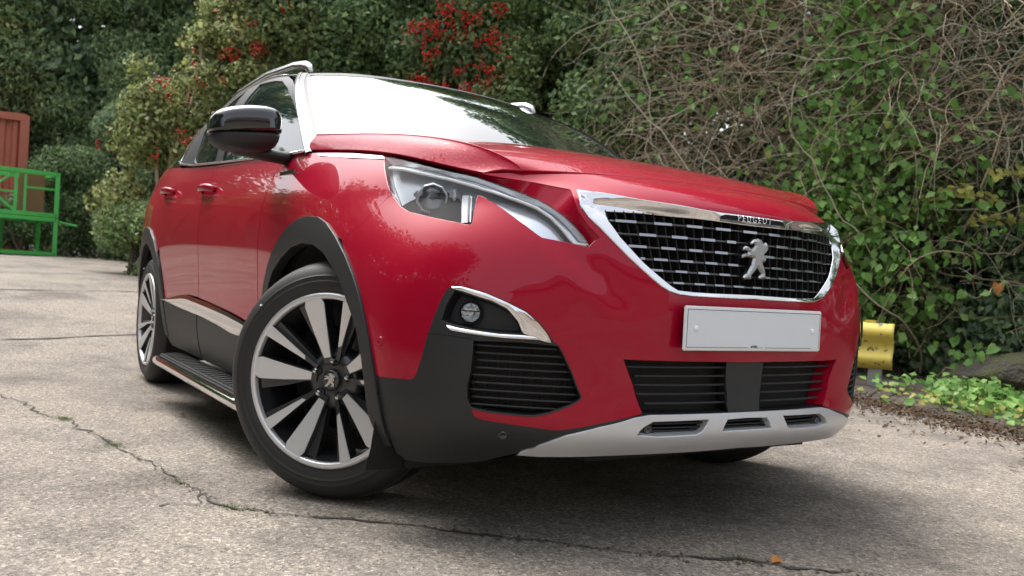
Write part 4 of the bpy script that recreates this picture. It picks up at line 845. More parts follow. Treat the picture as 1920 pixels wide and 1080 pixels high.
for x,s in((0,1),(0,-1),(-2.675,1),(-2.675,-1)):
    g=Geo(); V_=[];F_=[]; n=25
    for i in range(n):
        a=math.radians(-118+236*i/(n-1)); r=.425 if x==0 else .41
        for y in(-.875,-.46): V_.append((x+r*math.sin(a),y*s,.354+r*math.cos(a)))
    for i in range(n-1): F_.append((2*i,2*i+1,2*i+3,2*i+2))
    V_.append((x,-.46*s,.354)); F_+=[(2*i+1,2*n,2*i+3) for i in range(n-1)]
    mesh_obj('wheel_well',V_,F_,'black_liner',car)
    g=Geo(); g.tube([(x+.10,-.72*s,.36),(x+.10,-.70*s,.40)],.07,10); g.obj('brake_caliper','black_liner',car)
# --- underbody, axle beams
g=Geo(); g.box((-1.3,0,.30),(4.1,.90,.16),bev=.03); g.box((-1.34,0,.27),(1.75,1.62,.10),bev=.03); g.box((.48,0,.31),(.36,.96,.12),bev=.03); g.box((-3.2,0,.36),(.4,1.3,.16),bev=.03)
g.obj('underbody','black_liner',car)
g=Geo(); g.box((-1.3,0,.75),(2.9,1.56,.5)); g.box((-2.0,0,1.15),(1.9,1.3,.35)); g.obj('cabin_floor','black_liner',car)
# mud flap ahead of the front wheel
for s in(1,-1):
    g=Geo(); g.box((.40,-.66*s,.20),(.012,.22,.09),Matrix.Rotation(math.radians(18),3,'Y'),.004); g.obj('air_deflector','black_plastic',car)
# --- running boards
for s in(1,-1):
    g=Geo(); g.box((-1.235,-.895*s,.217),(1.57,.125,.022),bev=.008); rb=g.obj('running_board','step_rubber',car)
    for k in range(26):
        g=Geo(); g.box((-1.99+.06*k,-.90*s,.2295),(.022,.085,.004),Matrix.Rotation(.5*s,3,'Z')); g.obj('tread_rib','step_rubber',rb)
    g=Geo(); g.tube([(-2.03,-.945*s,.195),(-2.0,-.963*s,.197),(-1.9,-.966*s,.198),(-.56,-.966*s,.198),(-.46,-.955*s,.196),(-.44,-.92*s,.195)],.026,12,flat=.9); g.obj('board_bar','chrome',rb,True)

# ------------------------------------------------------------------ ground
def gz(x, y=0.):
    s=-np.asarray(x,float)-3.6; s=np.log1p(np.exp(np.clip(s*2.2,-40,40)))/2.2
    return .78*(1-np.exp(-s/5.2))
def ground_material():
    m=mat('concrete',(.31,.27,.235),.88); t=m.node_tree; b=t.nodes['Principled BSDF']; L=t.links.new
    tc=t.nodes.new('ShaderNodeTexCoord')
    def noise(sc,det=6,rough=.6):
        n=t.nodes.new('ShaderNodeTexNoise'); n.inputs['Scale'].default_value=sc; n.inputs['Detail'].default_value=det; n.inputs['Roughness'].default_value=rough
        L(tc.outputs['Object'],n.inputs['Vector']); return n.outputs['Fac']
    def ramp(f,stops):
        r=t.nodes.new('ShaderNodeValToRGB'); e=r.color_ramp.elements
        while len(e)<len(stops): e.new(.5)
        for el,(p,c) in zip(e,stops): el.position=p; el.color=(*c,1)
        L(f,r.inputs[0]); return r.outputs[0]
    def mixc(kind_,f,a,c):
        x=t.nodes.new('ShaderNodeMix'); x.data_type='RGBA'; x.blend_type=kind_
        if isinstance(f,float): x.inputs[0].default_value=f
        else: L(f,x.inputs[0])
        L(a,x.inputs[6]); L(c,x.inputs[7]); return x.outputs[2]
    base=ramp(noise(.55,8,.62),[(.30,(.158,.142,.127)),(.5,(.206,.189,.169)),(.72,(.248,.231,.205))])
    patch=ramp(noise(1.7,8,.7),[(.36,(.60,.575,.57)),(.5,(.98,.97,.96)),(.66,(1.22,1.19,1.12))])
    c=mixc('MULTIPLY',1.0,base,patch)
    # exposed aggregate: little stones, light and dark, of two sizes
    for sc,amt in((110,.85),(230,.75)):
        v=t.nodes.new('ShaderNodeTexVoronoi'); v.inputs['Scale'].default_value=sc; v.inputs['Randomness'].default_value=1
        L(tc.outputs['Object'],v.inputs['Vector'])
        sp=t.nodes.new('ShaderNodeSeparateColor'); L(v.outputs['Color'],sp.inputs[0])
        st=ramp(sp.outputs[0],[(.0,(.48,.45,.44)),(.22,(.82,.80,.80)),(.5,(1,1,1)),(.8,(1.18,1.16,1.12)),(1.0,(1.75,1.72,1.65))])
        c=mixc('MULTIPLY',amt,c,st)
    grit=ramp(noise(420,2,.5),[(.33,(.55,.54,.53)),(.5,(1,1,1)),(.68,(1.35,1.33,1.3))]); c=mixc('MULTIPLY',.9,c,grit)
    pits=ramp(noise(34,5,.7),[(.28,(.42,.40,.38)),(.37,(1,1,1))]); c=mixc('MULTIPLY',.6,c,pits)
    # damp dirt towards the hedge: larger dark stains
    stain=ramp(noise(.9,10,.72),[(.62,(1,1,1)),(.74,(.60,.57,.52))]); c=mixc('MULTIPLY',.6,c,stain)
    L(c,b.inputs['Base Color'])
    bp=t.nodes.new('ShaderNodeBump'); bp.inputs['Strength'].default_value=.55; bp.inputs['Distance'].default_value=.006
    ad=t.nodes.new('ShaderNodeMath'); ad.operation='ADD'; L(noise(150,4,.6),ad.inputs[0]); L(noise(28,4,.6),ad.inputs[1])
    L(ad.outputs[0],bp.inputs['Height']); L(bp.outputs[0],b.inputs['Normal'])
ground_material()
def axis_pts(a,b,fine0,fine1,ds,dl):
    out=[a]; 
    while out[-1]<b:
        x=out[-1]; out.append(x+(ds if fine0<=x<fine1 else max(ds,min(dl,abs(x-(fine0 if x<fine0 else fine1))*.4+ds))))
    return np.array(out)
xs=axis_pts(-260,260,-18,4,.25,30); ys=axis_pts(-260,260,-3,7,.5,30)
X_,Y_=np.meshgrid(xs,ys,indexing='ij'); Z_=gz(X_)+.010*np.sin(X_*1.3+Y_*.7)*np.clip((-X_-4)/3,0,1)
V_=np.stack([X_.ravel(),Y_.ravel(),Z_.ravel()],1); ny=len(ys)
F_=[(i*ny+j,(i+1)*ny+j,(i+1)*ny+j+1,i*ny+j+1) for i in range(len(xs)-1) for j in range(ny-1)]
kind(mesh_obj('ground',V_,F_,'concrete',None,True),'structure')
mat('crack_dirt',(.055,.050,.042),.95,bump=(80,.6,.01)); mat('soil',(.045,.036,.028),.95,bump=(30,.8,.02),var=(9,.8,(.11,.09,.07)))
def ribbon(name,pts,w,m,k=0.003,wob=.5,jit=.02,sub=10):
    P=np.array(pts,float); s=np.r_[0,np.cumsum(np.linalg.norm(np.diff(P,axis=0),axis=1))]; n=max(6,int(s[-1]/(.02 if sub>5 else .08)))
    q=np.linspace(0,s[-1],n); x=np.interp(q,s,P[:,0]); y=np.interp(q,s,P[:,1])
    r=np.random.default_rng(len(pts)*7+3)
    def walk(a,sm): 
        z=r.normal(0,1,n+40); z=np.convolve(z,np.ones(sm)/sm,'same')[20:20+n]; return z/ max(z.std(),1e-6)*a
    dx=np.gradient(x);dy=np.gradient(y);l=np.hypot(dx,dy);nx,ny_=-dy/l,dx/l
    o=walk(jit*.35,3)+walk(jit*.5,9); ww=w*np.clip(.55+walk(wob,5)+walk(wob*.6,2),.42,2.0)
    V=[];F=[]
    for i in range(n):
        for sg in(-1,1): a=x[i]+nx[i]*(o[i]+sg*ww[i]);b=y[i]+ny_[i]*(o[i]+sg*ww[i]); V.append((a,b,float(gz(a))+k))
    for i in range(n-1): F.append((2*i,2*i+2,2*i+3,2*i+1))
    return mesh_obj(name,V,F,m,None,False)
kind(ribbon('ground_crack',GR['crack'],.0044,'crack_dirt',jit=.018,wob=.75),'structure')
kind(ribbon('ground_crack',[GR['crack'][9],(.02,-1.20),(-.03,-1.24),(-.01,-1.30)],.004,'crack_dirt'),'structure')
kind(ribbon('ground_joint',GR['joint_a']+[(-4.62,-.2),(-4.75,.5)],.008,'crack_dirt',k=.005,jit=.01,sub=4),'structure')
kind(ribbon('ground_joint',[(-1.59,-2.2)]+GR['joint_b'],.0022,'crack_dirt',jit=.012),'structure')
kind(ribbon('ground_joint',[(-6.6,-2.4),(-6.7,-1.3),(-6.9,-.4),(-7.1,1.0)],.013,'crack_dirt',k=.006,jit=.03,sub=4),'structure')

# ------------------------------------------------------------------ foliage tools
def leaf_mat(name,c1,c2,c3,rough=.5,trans=.38):
    m=bpy.data.materials.new(name); m.use_nodes=True; MAT[name]=m; t=m.node_tree; b=t.nodes['Principled BSDF']; L=t.links.new
    g=t.nodes.new('ShaderNodeNewGeometry'); r=t.nodes.new('ShaderNodeValToRGB'); e=r.color_ramp.elements
    e[0].position=0;e[0].color=(*c1,1);e[1].position=1;e[1].color=(*c3,1); k=e.new(.55);k.color=(*c2,1)
    L(g.outputs['Random Per Island'],r.inputs[0])
    L(r.outputs[0],b.inputs['Base Color']); b.inputs['Roughness'].default_value=rough; b.inputs['Specular IOR Level'].default_value=.35
    tl=t.nodes.new('ShaderNodeBsdfTranslucent'); L(r.outputs[0],tl.inputs[0]); mx=t.nodes.new('ShaderNodeMixShader'); mx.inputs[0].default_value=trans
    o=t.nodes['Material Output']; L(b.outputs[0],mx.inputs[1]); L(tl.outputs[0],mx.inputs[2]); L(mx.outputs[0],o.inputs['Surface']); return m
leaf_mat('leaf_holly',(0.086,0.155,0.068),(0.182,0.296,0.121),(0.432,0.581,0.241),.42)
leaf_mat('leaf_dark',(0.067,0.116,0.069),(0.142,0.215,0.129),(0.286,0.376,0.210),.45)
leaf_mat('leaf_grey',(0.156,0.233,0.120),(0.281,0.389,0.184),(0.472,0.598,0.279),.55)
leaf_mat('leaf_lime',(0.230,0.284,0.099),(0.405,0.473,0.171),(0.600,0.600,0.289),.5,.35)
leaf_mat('leaf_mid',(0.108,0.151,0.054),(0.179,0.237,0.083),(0.286,0.343,0.129),.5,.3)
leaf_mat('leaf_bright',(0.088,0.196,0.041),(0.155,0.317,0.070),(0.270,0.459,0.121),.45,.35)
leaf_mat('leaf_yellow',(.24,.27,.06),(.36,.37,.09),(.47,.43,.13),.5,.35)
leaf_mat('leaf_brown',(0.050,0.028,0.014),(0.088,0.047,0.019),(0.132,0.077,0.033),.6,.2)
leaf_mat('leaf_orange',(.45,.16,.03),(.55,.22,.05),(.6,.30,.08),.5,.3)
leaf_mat('berry',(0.360,0.012,0.010),(0.576,0.026,0.019),(0.600,0.072,0.042),.25,.0)
leaf_mat('twig',(0.259,0.192,0.127),(0.474,0.364,0.250),(0.600,0.600,0.481),.8,.0)
leaf_mat('bark',(.05,.04,.03),(.08,.065,.05),(.12,.10,.08),.85,.0)
leaf_mat('grass_blade',(.05,.10,.02),(.09,.16,.035),(.15,.22,.06),.5,.3)
leaf_mat('moss',(.045,.075,.015),(.07,.10,.022),(.11,.14,.04),.9,.1)
def fast_mesh(name,V,F,m,parent=None,smooth=False):
    """V (n,3), F (k,3 or 4) arrays"""
    me=bpy.data.meshes.new(name); k=F.shape[1]
    me.vertices.add(len(V)); me.vertices.foreach_set('co',V.astype(np.float32).ravel())
    me.loops.add(F.size); me.loops.foreach_set('vertex_index',F.astype(np.int32).ravel())
    me.polygons.add(len(F)); me.polygons.foreach_set('loop_start',np.arange(0,F.size,k,dtype=np.int32)); 
    me.update(calc_edges=True); me.validate(); me.materials.append(MAT[m])
    if smooth: me.polygons.foreach_set('use_smooth',[True]*len(F))
    return link(bpy.data.objects.new(name,me),parent)
def unit(a): return a/np.maximum(np.linalg.norm(a,axis=-1,keepdims=True),1e-9)
def leaves(name,P,N,size,m,parent,aspect=.55,tilt=.7,droop=.3,fold=.25):
    """one folded leaf (two triangles' worth of quads) per point"""
    n=len(P); N=unit(N+rng.normal(0,tilt,(n,3))); d=rng.normal(0,1,(n,3)); d[:,2]-=droop*2
    T=unit(d-N*(d*N).sum(1,keepdims=True)); B=np.cross(N,T)
    L=(size*rng.uniform(.6,1.3,n))[:,None]; Wd=L*aspect*.5
    a=P-T*L*.5; tip=P+T*L*.5-N*L*.08; mid=P-T*L*.08
    l=mid+B*Wd+N*L*fold*.3; r=mid-B*Wd+N*L*fold*.3
    V=np.stack([a,r,tip,l],1).reshape(-1,3); k=np.arange(n)[:,None]*4
    F=np.concatenate([k+np.array([[0,1,2]]),k+np.array([[0,2,3]])],1).reshape(-1,3)
    return fast_mesh(name,V,F,m,parent)
def clumps(cs,n,shell=.35,front=None):
    """points and outward normals in ellipsoid clumps cs = rows (x,y,z,rx,ry,rz)"""
    cs=np.array(cs,float); w=(cs[:,3]*cs[:,4]*cs[:,5])**(2/3); idx=rng.choice(len(cs),n,p=w/w.sum())
    d=unit(rng.normal(0,1,(n,3))); 
    if front is not None:
        s=(d@np.array(front))<-.25; d[s]*=-1
    r=1-np.abs(rng.normal(0,shell,n)); r=np.clip(r,.1,1.12)
    c=cs[idx]; return c[:,:3]+d*c[:,3:]*r[:,None], d
def curve_tubes(name,paths,radii,m,parent,n=3):
    Vs=[];Fs=[];k=0
    for P,r in zip(paths,radii):
        P=np.asarray(P); q=len(P); t=unit(np.gradient(P,axis=0)); a=np.where(np.abs(t[:,2:3])<.9,np.array([[0,0,1.]]),np.array([[1.,0,0]]))
        e=unit(np.cross(t,a)); f=np.cross(t,e); rr=np.linspace(r,r*.45,q)[:,None]
        ring=[P+(e*math.cos(2*PI*j/n)+f*math.sin(2*PI*j/n))*rr for j in range(n)]
        V=np.stack(ring,1).reshape(-1,3); i=np.arange(q-1)[:,None]*n
        F=np.concatenate([np.stack([i[:,0]+j,i[:,0]+(j+1)%n,i[:,0]+n+(j+1)%n,i[:,0]+n+j],1) for j in range(n)])
        Vs.append(V);Fs.append(F+k);k+=len(V)
    return fast_mesh(name,np.concatenate(Vs),np.concatenate(Fs),m,parent,True)
def wander(p,d,length,segs,wob,sag=0.):
    P=[np.array(p,float)]; d=unit(np.array(d,float)); s=length/segs
    for _ in range(segs):
        d=unit(d+rng.normal(0,wob,3)+np.array([0,0,-sag])); P.append(P[-1]+d*s)
    return np.array(P)
VIEW=unit(np.array([.8445,-.535,.10]))           # hedge front faces the yard
SIDE=np.array([.534,.843,0.])
def shrub(name,label,cat,base,cs,mats,n,size,group=None,stems=5,aspect=.55,stem_m='bark',droop=.3,shell=.35,front=VIEW,tilt=.7):
    t=thing(name,label,cat,(base[0],base[1],float(gz(base[0])) if len(base)<3 else base[2]),0,group); o=np.array(t.location)
    cs=np.array(cs,float); cs=cs.copy(); cs[:,:3]-=o
    for (m,fr,sz) in mats:
        P,N=clumps(cs,int(n*fr),shell,front); kind(leaves('foliage',P,N,size*sz,m,t,aspect,tilt,droop),'stuff')
    if stems:
        paths=[];rad=[]
        for k in range(stems):
            c=cs[rng.integers(len(cs))]; p0=np.array([rng.normal(0,.15),rng.normal(0,.15),-.05]); q=c[:3]
            u=np.linspace(0,1,9)[:,None]; P=p0*(1-u)+q*u; P[:,2]+=np.sin(u[:,0]*PI)*.25; P+=rng.normal(0,.03,P.shape)*u
            paths.append(P); rad.append(.035*rng.uniform(.6,1.2))
        curve_tubes('stem',paths,rad,stem_m,t,6)
    return t
def mass(p0,p1,z0,z1,depth,n,r,jz=.2):
    """clump list filling a wall of foliage from p0 to p1 (plan points) between heights, thickness depth behind the line"""
    p0=np.array(p0);p1=np.array(p1); d=p1-p0; L=np.linalg.norm(d); nrm_=np.array([-d[1],d[0]])/L
    if nrm_@np.array([.8445,-.535])>0: nrm_=-nrm_
    out=[]
    for _ in range(n):
        s=rng.uniform(0,1); q=p0+d*s+nrm_*rng.uniform(0,1)**1.3*depth; rr=r*rng.uniform(.55,1.35)
        zz=float(gz(q[0])); out.append((q[0],q[1],zz+rng.uniform(z0,z1),rr,rr,rr*rng.uniform(.6,.95)))
    return out

# ------------------------------------------------------------------ plants behind the car, left to right
shrub('tree','tall tree with yellow green leaves at the far left behind the red container','tree',(-19.0,-1.6),mass((-19.6,-3.0),(-18.9,-.45),4.0,9.0,.9,64,.7),[('leaf_mid',.45,1.),('leaf_lime',.55,1.)],26000,.12,stems=0)
shrub('shrub','dusky green willow-like bush behind the green steel cages','shrub',(-17.5,.3),mass((-18.4,-.2),(-16.0,1.9),.3,8.0,1.3,75,.8)+mass((-19.6,-2.8),(-19.0,-.2),.3,6.8,1.0,44,.85),[('leaf_grey',.75,1.),('leaf_mid',.10,1.),('leaf_dark',.15,1.)],100000,.12,aspect=.35,droop=.6)
shrub('shrub','dark bush with sparse red berries just right of the green steel cages','shrub',(-13.2,.8),mass((-13.9,.35),(-12.3,1.15),.1,2.6,.9,34,.42),[('leaf_dark',.7,1.),('leaf_grey',.3,1.)],34000,.085,aspect=.4,droop=.5)
rng=np.random.default_rng(5)
c_=mass((-9.5,-.28),(-8.6,1.0),.25,1.6,.8,34,.36)+mass((-9.5,.0),(-8.6,1.3),1.5,2.7,.8,30,.36)+mass((-9.6,.5),(-8.6,1.5),2.5,3.7,.7,22,.36)
lime=shrub('shrub','loose shrub with pale lime and straw coloured leaves beside the rear of the car','shrub',(-9.0,.3),c_,[('leaf_lime',.42,1.),('leaf_mid',.40,.9),('leaf_brown',.18,.8)],34000,.075,stems=12,stem_m='twig',aspect=.6,shell=.45)
c_=mass((-9.2,-.25),(-8.7,.5),.02,.8,.5,12,.3)
shrub('shrub','low blue green bush at the foot of the pale lime shrub','shrub',(-8.9,.1),c_,[('leaf_grey',.75,1.),('leaf_yellow',.06,1.),('leaf_bright',.19,1.)],9000,.06,stems=3)
rng=np.random.default_rng(6)
c_=mass((-9.3,.9),(-8.0,2.3),1.2,5.2,.9,60,.48)
shrub('shrub','olive green cotoneaster with scattered red berries behind the near roof rail','shrub',(-8.8,1.6),c_,[('leaf_mid',.62,1.),('leaf_grey',.30,1.),('leaf_lime',.08,1.)],40000,.075,stems=8,stem_m='twig')
rng=np.random.default_rng(7)
c_=mass((-8.9,1.5),(-6.6,3.4),.8,5.2,1.4,70,.6)
shrub('holly_hedge','dense dark holly growing above the windscreen and roof','hedge',(-8.0,2.6),c_,[('leaf_holly',.72,1.),('leaf_mid',.10,1.),('leaf_dark',.18,1.)],95000,.085,stems=8)
c_=mass((-7.0,2.75),(-6.2,3.6),1.5,3.7,.5,20,.36)
ber=shrub('cotoneaster','berry laden cotoneaster with clusters of bright red fruit above the windscreen','shrub',(-6.7,3.1),c_,[('leaf_holly',.5,1.),('leaf_mid',.35,1.),('leaf_lime',.15,.9)],12000,.07,stems=16,stem_m='twig')
c_=mass((-6.3,3.6),(-4.2,4.9),.3,6.0,1.6,64,.6)
shrub('holly_hedge','glossy dark holly hedge between the berry shrub and the dry vine tangle','hedge',(-5.4,4.4),c_,[('leaf_holly',.82,1.),('leaf_mid',.10,1.),('leaf_dark',.08,1.)],95000,.082,stems=8)
c_=mass((-4.6,5.2),(-1.9,6.3),.0,6.0,1.4,120,.6)
shrub('ivy_bank','dark ivy bank seen through the dry vine tangle','hedge',(-3.4,6.0),c_,[('leaf_dark',.65,1.),('leaf_holly',.35,1.)],100000,.09,stems=6)
c_=mass((-2.1,5.9),(-.2,6.3),.0,5.6,1.2,95,.52)
shrub('ivy_bank','shadowed ivy bank at the right edge above the mossy mound','hedge',(-1.2,6.2),c_,[('leaf_dark',.72,1.),('leaf_holly',.28,1.)],95000,.09,stems=6)
c_=mass((-.2,6.0),(6.0,8.0),.0,5.5,1.4,90,.8)
shrub('holly_hedge','tall holly hedge carrying on to the right past the mossy mound','hedge',(2.5,7.4),c_,[('leaf_dark',.5,1.),('leaf_holly',.5,1.)],30000,.15,stems=6)
c_=mass((-22.5,-4.5),(-16.5,3.6),1.0,9.5,1.6,230,1.2)+mass((-16.5,3.6),(-10.5,3.2),.6,6.5,1.2,60,1.0)+mass((-10.5,3.2),(-5.2,6.4),.4,4.9,1.6,90,1.0)+mass((-7.0,5.5),(-5.2,6.4),4.5,8.2,1.0,26,1.0)+mass((-5.2,6.4),(1.5,7.9),.0,9.5,1.4,190,1.0)
shrub('tree_belt','dark belt of tall trees closing the view behind all the hedges','trees',(-8,5.5),c_,[('leaf_dark',.6,1.),('leaf_holly',.4,1.)],290000,.20,stems=0,shell=.5)
shrub('shrub','low grey green scrub between the green steel cages and the red container','shrub',(-16.0,-.9),mass((-16.5,-1.9),(-16.2,-.6),.1,1.1,.4,22,.38)+mass((-16.3,-.5),(-16.0,.5),.1,2.0,.4,24,.40),[('leaf_grey',.7,1.),('leaf_dark',.3,1.)],26000,.09,aspect=.4,droop=.5)
# berries: small clusters on the shrubs
def berries(parent,cs,n,per,size,loc):
    o=np.array(parent.location); P=[]
    for _ in range(n):
        c=cs[rng.integers(len(cs))]; d=unit(rng.normal(0,1,3)+VIEW*1.6); q=np.array(c[:3])+d*np.array(c[3:])*rng.uniform(.85,1.08)
        for _ in range(rng.integers(per//2,per)): P.append(q+rng.normal(0,.035,3))
    P=np.array(P)-o; n=len(P); ico=np.array([(0,0,1),(1,0,0),(0,1,0),(-1,0,0),(0,-1,0),(0,0,-1)],float)
    fc=np.array([(0,1,2),(0,2,3),(0,3,4),(0,4,1),(5,2,1),(5,3,2),(5,4,3),(5,1,4)])
    V=(P[:,None,:]+ico[None]*(size*rng.uniform(.7,1.2,n))[:,None,None]).reshape(-1,3); F=(np.arange(n)[:,None,None]*6+fc[None]).reshape(-1,3)
    kind(fast_mesh('berries',V,F,'berry',parent,True),'stuff')
rng=np.random.default_rng(12)
bc=mass((-6.92,2.7),(-6.25,3.45),2.3,3.5,.1,26,.24)+mass((-7.02,2.65),(-6.75,2.95),2.0,2.6,.1,6,.2)
berries(ber,bc,130,15,.0165,None)
oth=[o for o in bpy.data.objects if o.name.startswith('shrub') and o.get('label')]
for o in oth:
    lb=o['label']
    if 'olive' in lb: berries(o,mass((-9.2,.95),(-8.1,1.9),1.3,4.3,.1,16,.35),40,12,.016,None)
    if 'sparse red' in lb: berries(o,mass((-13.8,.3),(-12.5,.9),.9,2.5,.1,10,.35),18,10,.022,None)
berries(lime,mass((-9.2,.3),(-8.6,1.0),1.3,2.7,.1,8,.3),24,9,.016,None)

# ------------------------------------------------------------------ dry vine tangle with green bindweed over it
rng=np.random.default_rng(21)
vine=thing('climbing_vine','tangled dry brown vine stems with fresh heart shaped green leaves, right of the bonnet','climber',(-2.6,5.0,0))
O=np.array(vine.location); paths=[];rad=[]
A0=np.array([-4.75,4.05]);A1=np.array([-.9,5.75])
def front_pt(s,z,dpt=0.): 
    q=A0+(A1-A0)*s; return np.array([q[0]+VIEW[0]*dpt,q[1]+VIEW[1]*dpt,z])
for k in range(46):                                        # main stems
    s=rng.uniform(0,1); p=front_pt(s,rng.uniform(-.1,2.2),rng.uniform(-.25,.15)); paths.append(wander(p,(rng.normal(0,.5),rng.normal(0,.5),1),rng.uniform(1.2,3.4),22,.20,.0)); rad.append(rng.uniform(.006,.013))
for k in range(3300):                                      # fine dry stems, arching and drooping
    s=rng.beta(1.3,2.1) if rng.random()<.72 else rng.uniform(.5,1); z=rng.uniform(.85,4.8) if s<.5 else rng.uniform(2.0,4.8)
    if rng.random()<.08: z=rng.uniform(.3,2.2)
    p=front_pt(s,z,rng.uniform(-.35,.28)); sd=rng.choice([-1,1])
    d=SIDE*sd*rng.uniform(.4,1.2)+VIEW*rng.normal(.1,.4)+np.array([0,0,rng.normal(.12,.45)])
    paths.append(wander(p,d,rng.uniform(.35,1.35),12,.24,rng.uniform(0,.16))); rad.append(rng.uniform(.0018,.0048))
kind(curve_tubes('stems',[P-O for P in paths],rad,'twig',vine),'stuff')
# leaf strands: columns of bindweed
lp=[];ln=[]
def strand(s0,z0,z1,wd,n):
    for _ in range(n):
        z=rng.uniform(z0,z1); s=s0+rng.normal(0,wd)*(1 if z>1.2 else 1.3); lp.append(front_pt(s,z,rng.uniform(.12,.48))); ln.append(VIEW+np.array([0,0,.35]))
strand(.50,1.3,4.7,.05,620); strand(.60,2.0,4.7,.04,220); strand(.47,.25,2.2,.06,420); strand(.36,.9,1.7,.03,60); strand(.66,.6,1.9,.04,90); strand(.55,.3,1.6,.06,200); strand(.2,1.0,4.4,.2,110); strand(.12,2.4,4.6,.09,80); strand(.9,.8,2.4,.06,60); strand(.8,1.2,2.6,.05,50)
strand(.53,1.2,4.7,.06,420); strand(.64,1.0,3.2,.05,220); strand(.58,.3,1.8,.07,300)
lp=np.array(lp);ln=np.array(ln); order=rng.permutation(len(lp)); near=order[:280]; rest=order[280:]
kind(leaves('foliage',lp[rest]-O,ln[rest],.085,'leaf_bright',vine,.8,.55,.9),'stuff')
P,N=clumps([(*front_pt(rng.uniform(.25,.75),rng.uniform(.3,4.6),-.15),.3,.3,.3) for _ in range(44)],9000,.5,VIEW)
kind(leaves('foliage',P-O,N,.055,'leaf_mid',vine,.7,.8,.5),'stuff')
def heart(sz,curl):
    pr=[(0,0),(.28,-.10),(.46,.08),(.45,.34),(.26,.66),(0,1.0)]
    V=[(0,0,0),(0,.5,.0),(0,1.0,-.10*curl)]; R=[(x*.92,y,.16*abs(x)-.10*curl*y*y) for x,y in pr[1:5]]; Lf=[(-x,y,z) for x,y,z in R]
    V=[(x*sz,(y)*sz,z*sz) for x,y,z in V+R+Lf]
    F=[(0,3,4),(0,4,1),(1,4,5),(1,5,6),(1,6,2),(0,8,7),(0,1,8),(1,9,8),(1,10,9),(1,2,10)]
    return V,F
protos=[]
for i,(sz,cu,m) in enumerate(((.085,.6,'leaf_bright'),(.10,1.2,'leaf_bright'),(.075,.2,'leaf_bright'),(.07,.8,'leaf_yellow'),(.095,.9,'leaf_mid'))):
    V_,F_=heart(sz,cu); me=bpy.data.meshes.new('leaf'); me.from_pydata(V_,[],F_); me.polygons.foreach_set('use_smooth',[True]*len(F_)); me.materials.append(MAT[m]); protos.append(me)
def place_leaf(me,p,n,parent,droop=1.):
    n=Vector(unit(np.array(n)+rng.normal(0,.4,3))); d=Vector((rng.normal(0,.6),rng.normal(0,.6),-droop)); yv=(d-n*d.dot(n)).normalized(); xv=yv.cross(n)
    o=bpy.data.objects.new('leaf',me); COL.objects.link(o); o.parent=parent
    o.matrix_local=Matrix(((xv.x,yv.x,n.x,p[0]),(xv.y,yv.y,n.y,p[1]),(xv.z,yv.z,n.z,p[2]),(0,0,0,1))); return o
for i in near: place_leaf(protos[rng.choice(5,p=[.33,.25,.22,.06,.14])],lp[i]+VIEW*.04-O,ln[i],vine)
# pale rose-like sprays on the right
spray=thing('bramble','bramble sprays with pale yellow green leaflets, right edge, over the dark ivy','shrub',(-1.2,5.9,0)); O2=np.array(spray.location); paths=[]
for (s,z) in((.80,1.72),(.86,1.55),(.93,1.82),(.98,1.62),(.90,1.40)):
    P=wander(front_pt(s,z,.05),-SIDE*.9+np.array([0,0,.15]),.55,10,.12,.05); paths.append(P-O2)
    for q in P[1::1]:
        for sg in(-1,1):
            place_leaf(protos[3],q-O2+np.array([0,0,.02*sg])+rng.normal(0,.02,3),VIEW+np.array([0,0,.8]),spray,.2)
curve_tubes('stem',paths,[.004]*len(paths),'twig',spray)
# ------------------------------------------------------------------ ground cover, soil edge, mound
sp=[(-2.6,3.75),(-1.9,3.62),(-1.25,3.40),(-.9,3.28),(-.5,3.12),(-.1,3.02),(.4,2.95),(1.2,2.75),(2.2,2.6)]
back=[(3.4,6.5),(-.5,6.6),(-2.4,6.2),(-4.0,5.2)]
def soil_sheet():
    A=np.array(sp); s=np.linspace(0,len(A)-1,90); f=np.stack([np.interp(s,np.arange(len(A)),A[:,k]) for k in(0,1)],1)
    f+=np.convolve(rng.normal(0,1,90),np.ones(4)/4,'same')[:,None]*np.array([[-.04,-.09]])
    B=np.array(back)[::-1]; s=np.linspace(0,len(B)-1,90); b_=np.stack([np.interp(s,np.arange(len(B)),B[:,k]) for k in(0,1)],1)
    V=[];F=[]; m=8
    for i in range(90):
        for j in range(m):
            t=j/(m-1); q=f[i]*(1-t)+b_[i]*t; V.append((q[0],q[1],float(gz(q[0]))+.004+.05*t*t+rng.uniform(0,.012)*(t>0)))
    for i in range(89):
        for j in range(m-1): F.append((i*m+j,(i+1)*m+j,(i+1)*m+j+1,i*m+j+1))
    return kind(mesh_obj('soil',V,F,'soil',None,True),'structure')
soil_sheet()
def strew(n,edge,spread):
    A=np.array(edge); s=rng.uniform(0,len(A)-1,n); q=np.stack([np.interp(s,np.arange(len(A)),A[:,k]) for k in(0,1)],1); return q+rng.normal(0,1,(n,2))*np.array(spread)
q=np.concatenate([strew(1500,sp,(.10,.16)),strew(600,sp,(.3,.38)),strew(160,[(-1.0,2.9),(.3,2.5),(1.6,2.3)],(.4,.2))]); P=np.c_[q,gz(q[:,0])+.012]
kind(leaves('leaf_litter',P,np.tile([0,0,1.],(len(P),1)),.030,'leaf_brown',None,.6,.35,0),'stuff'); 
q=np.concatenate([strew(2600,sp,(.10,.15))]); P=np.c_[q,gz(q[:,0])+.008]; kind(leaves('soil_crumbs',P,np.tile([0,0,1.],(len(P),1)),.018,'bark',None,.9,.6,0),'stuff')
gc=thing('ground_cover','low bright green ground cover creeping out from under the hedge by the guard rail','ground cover',(-1.1,4.2,0)); O3=np.array(gc.location)
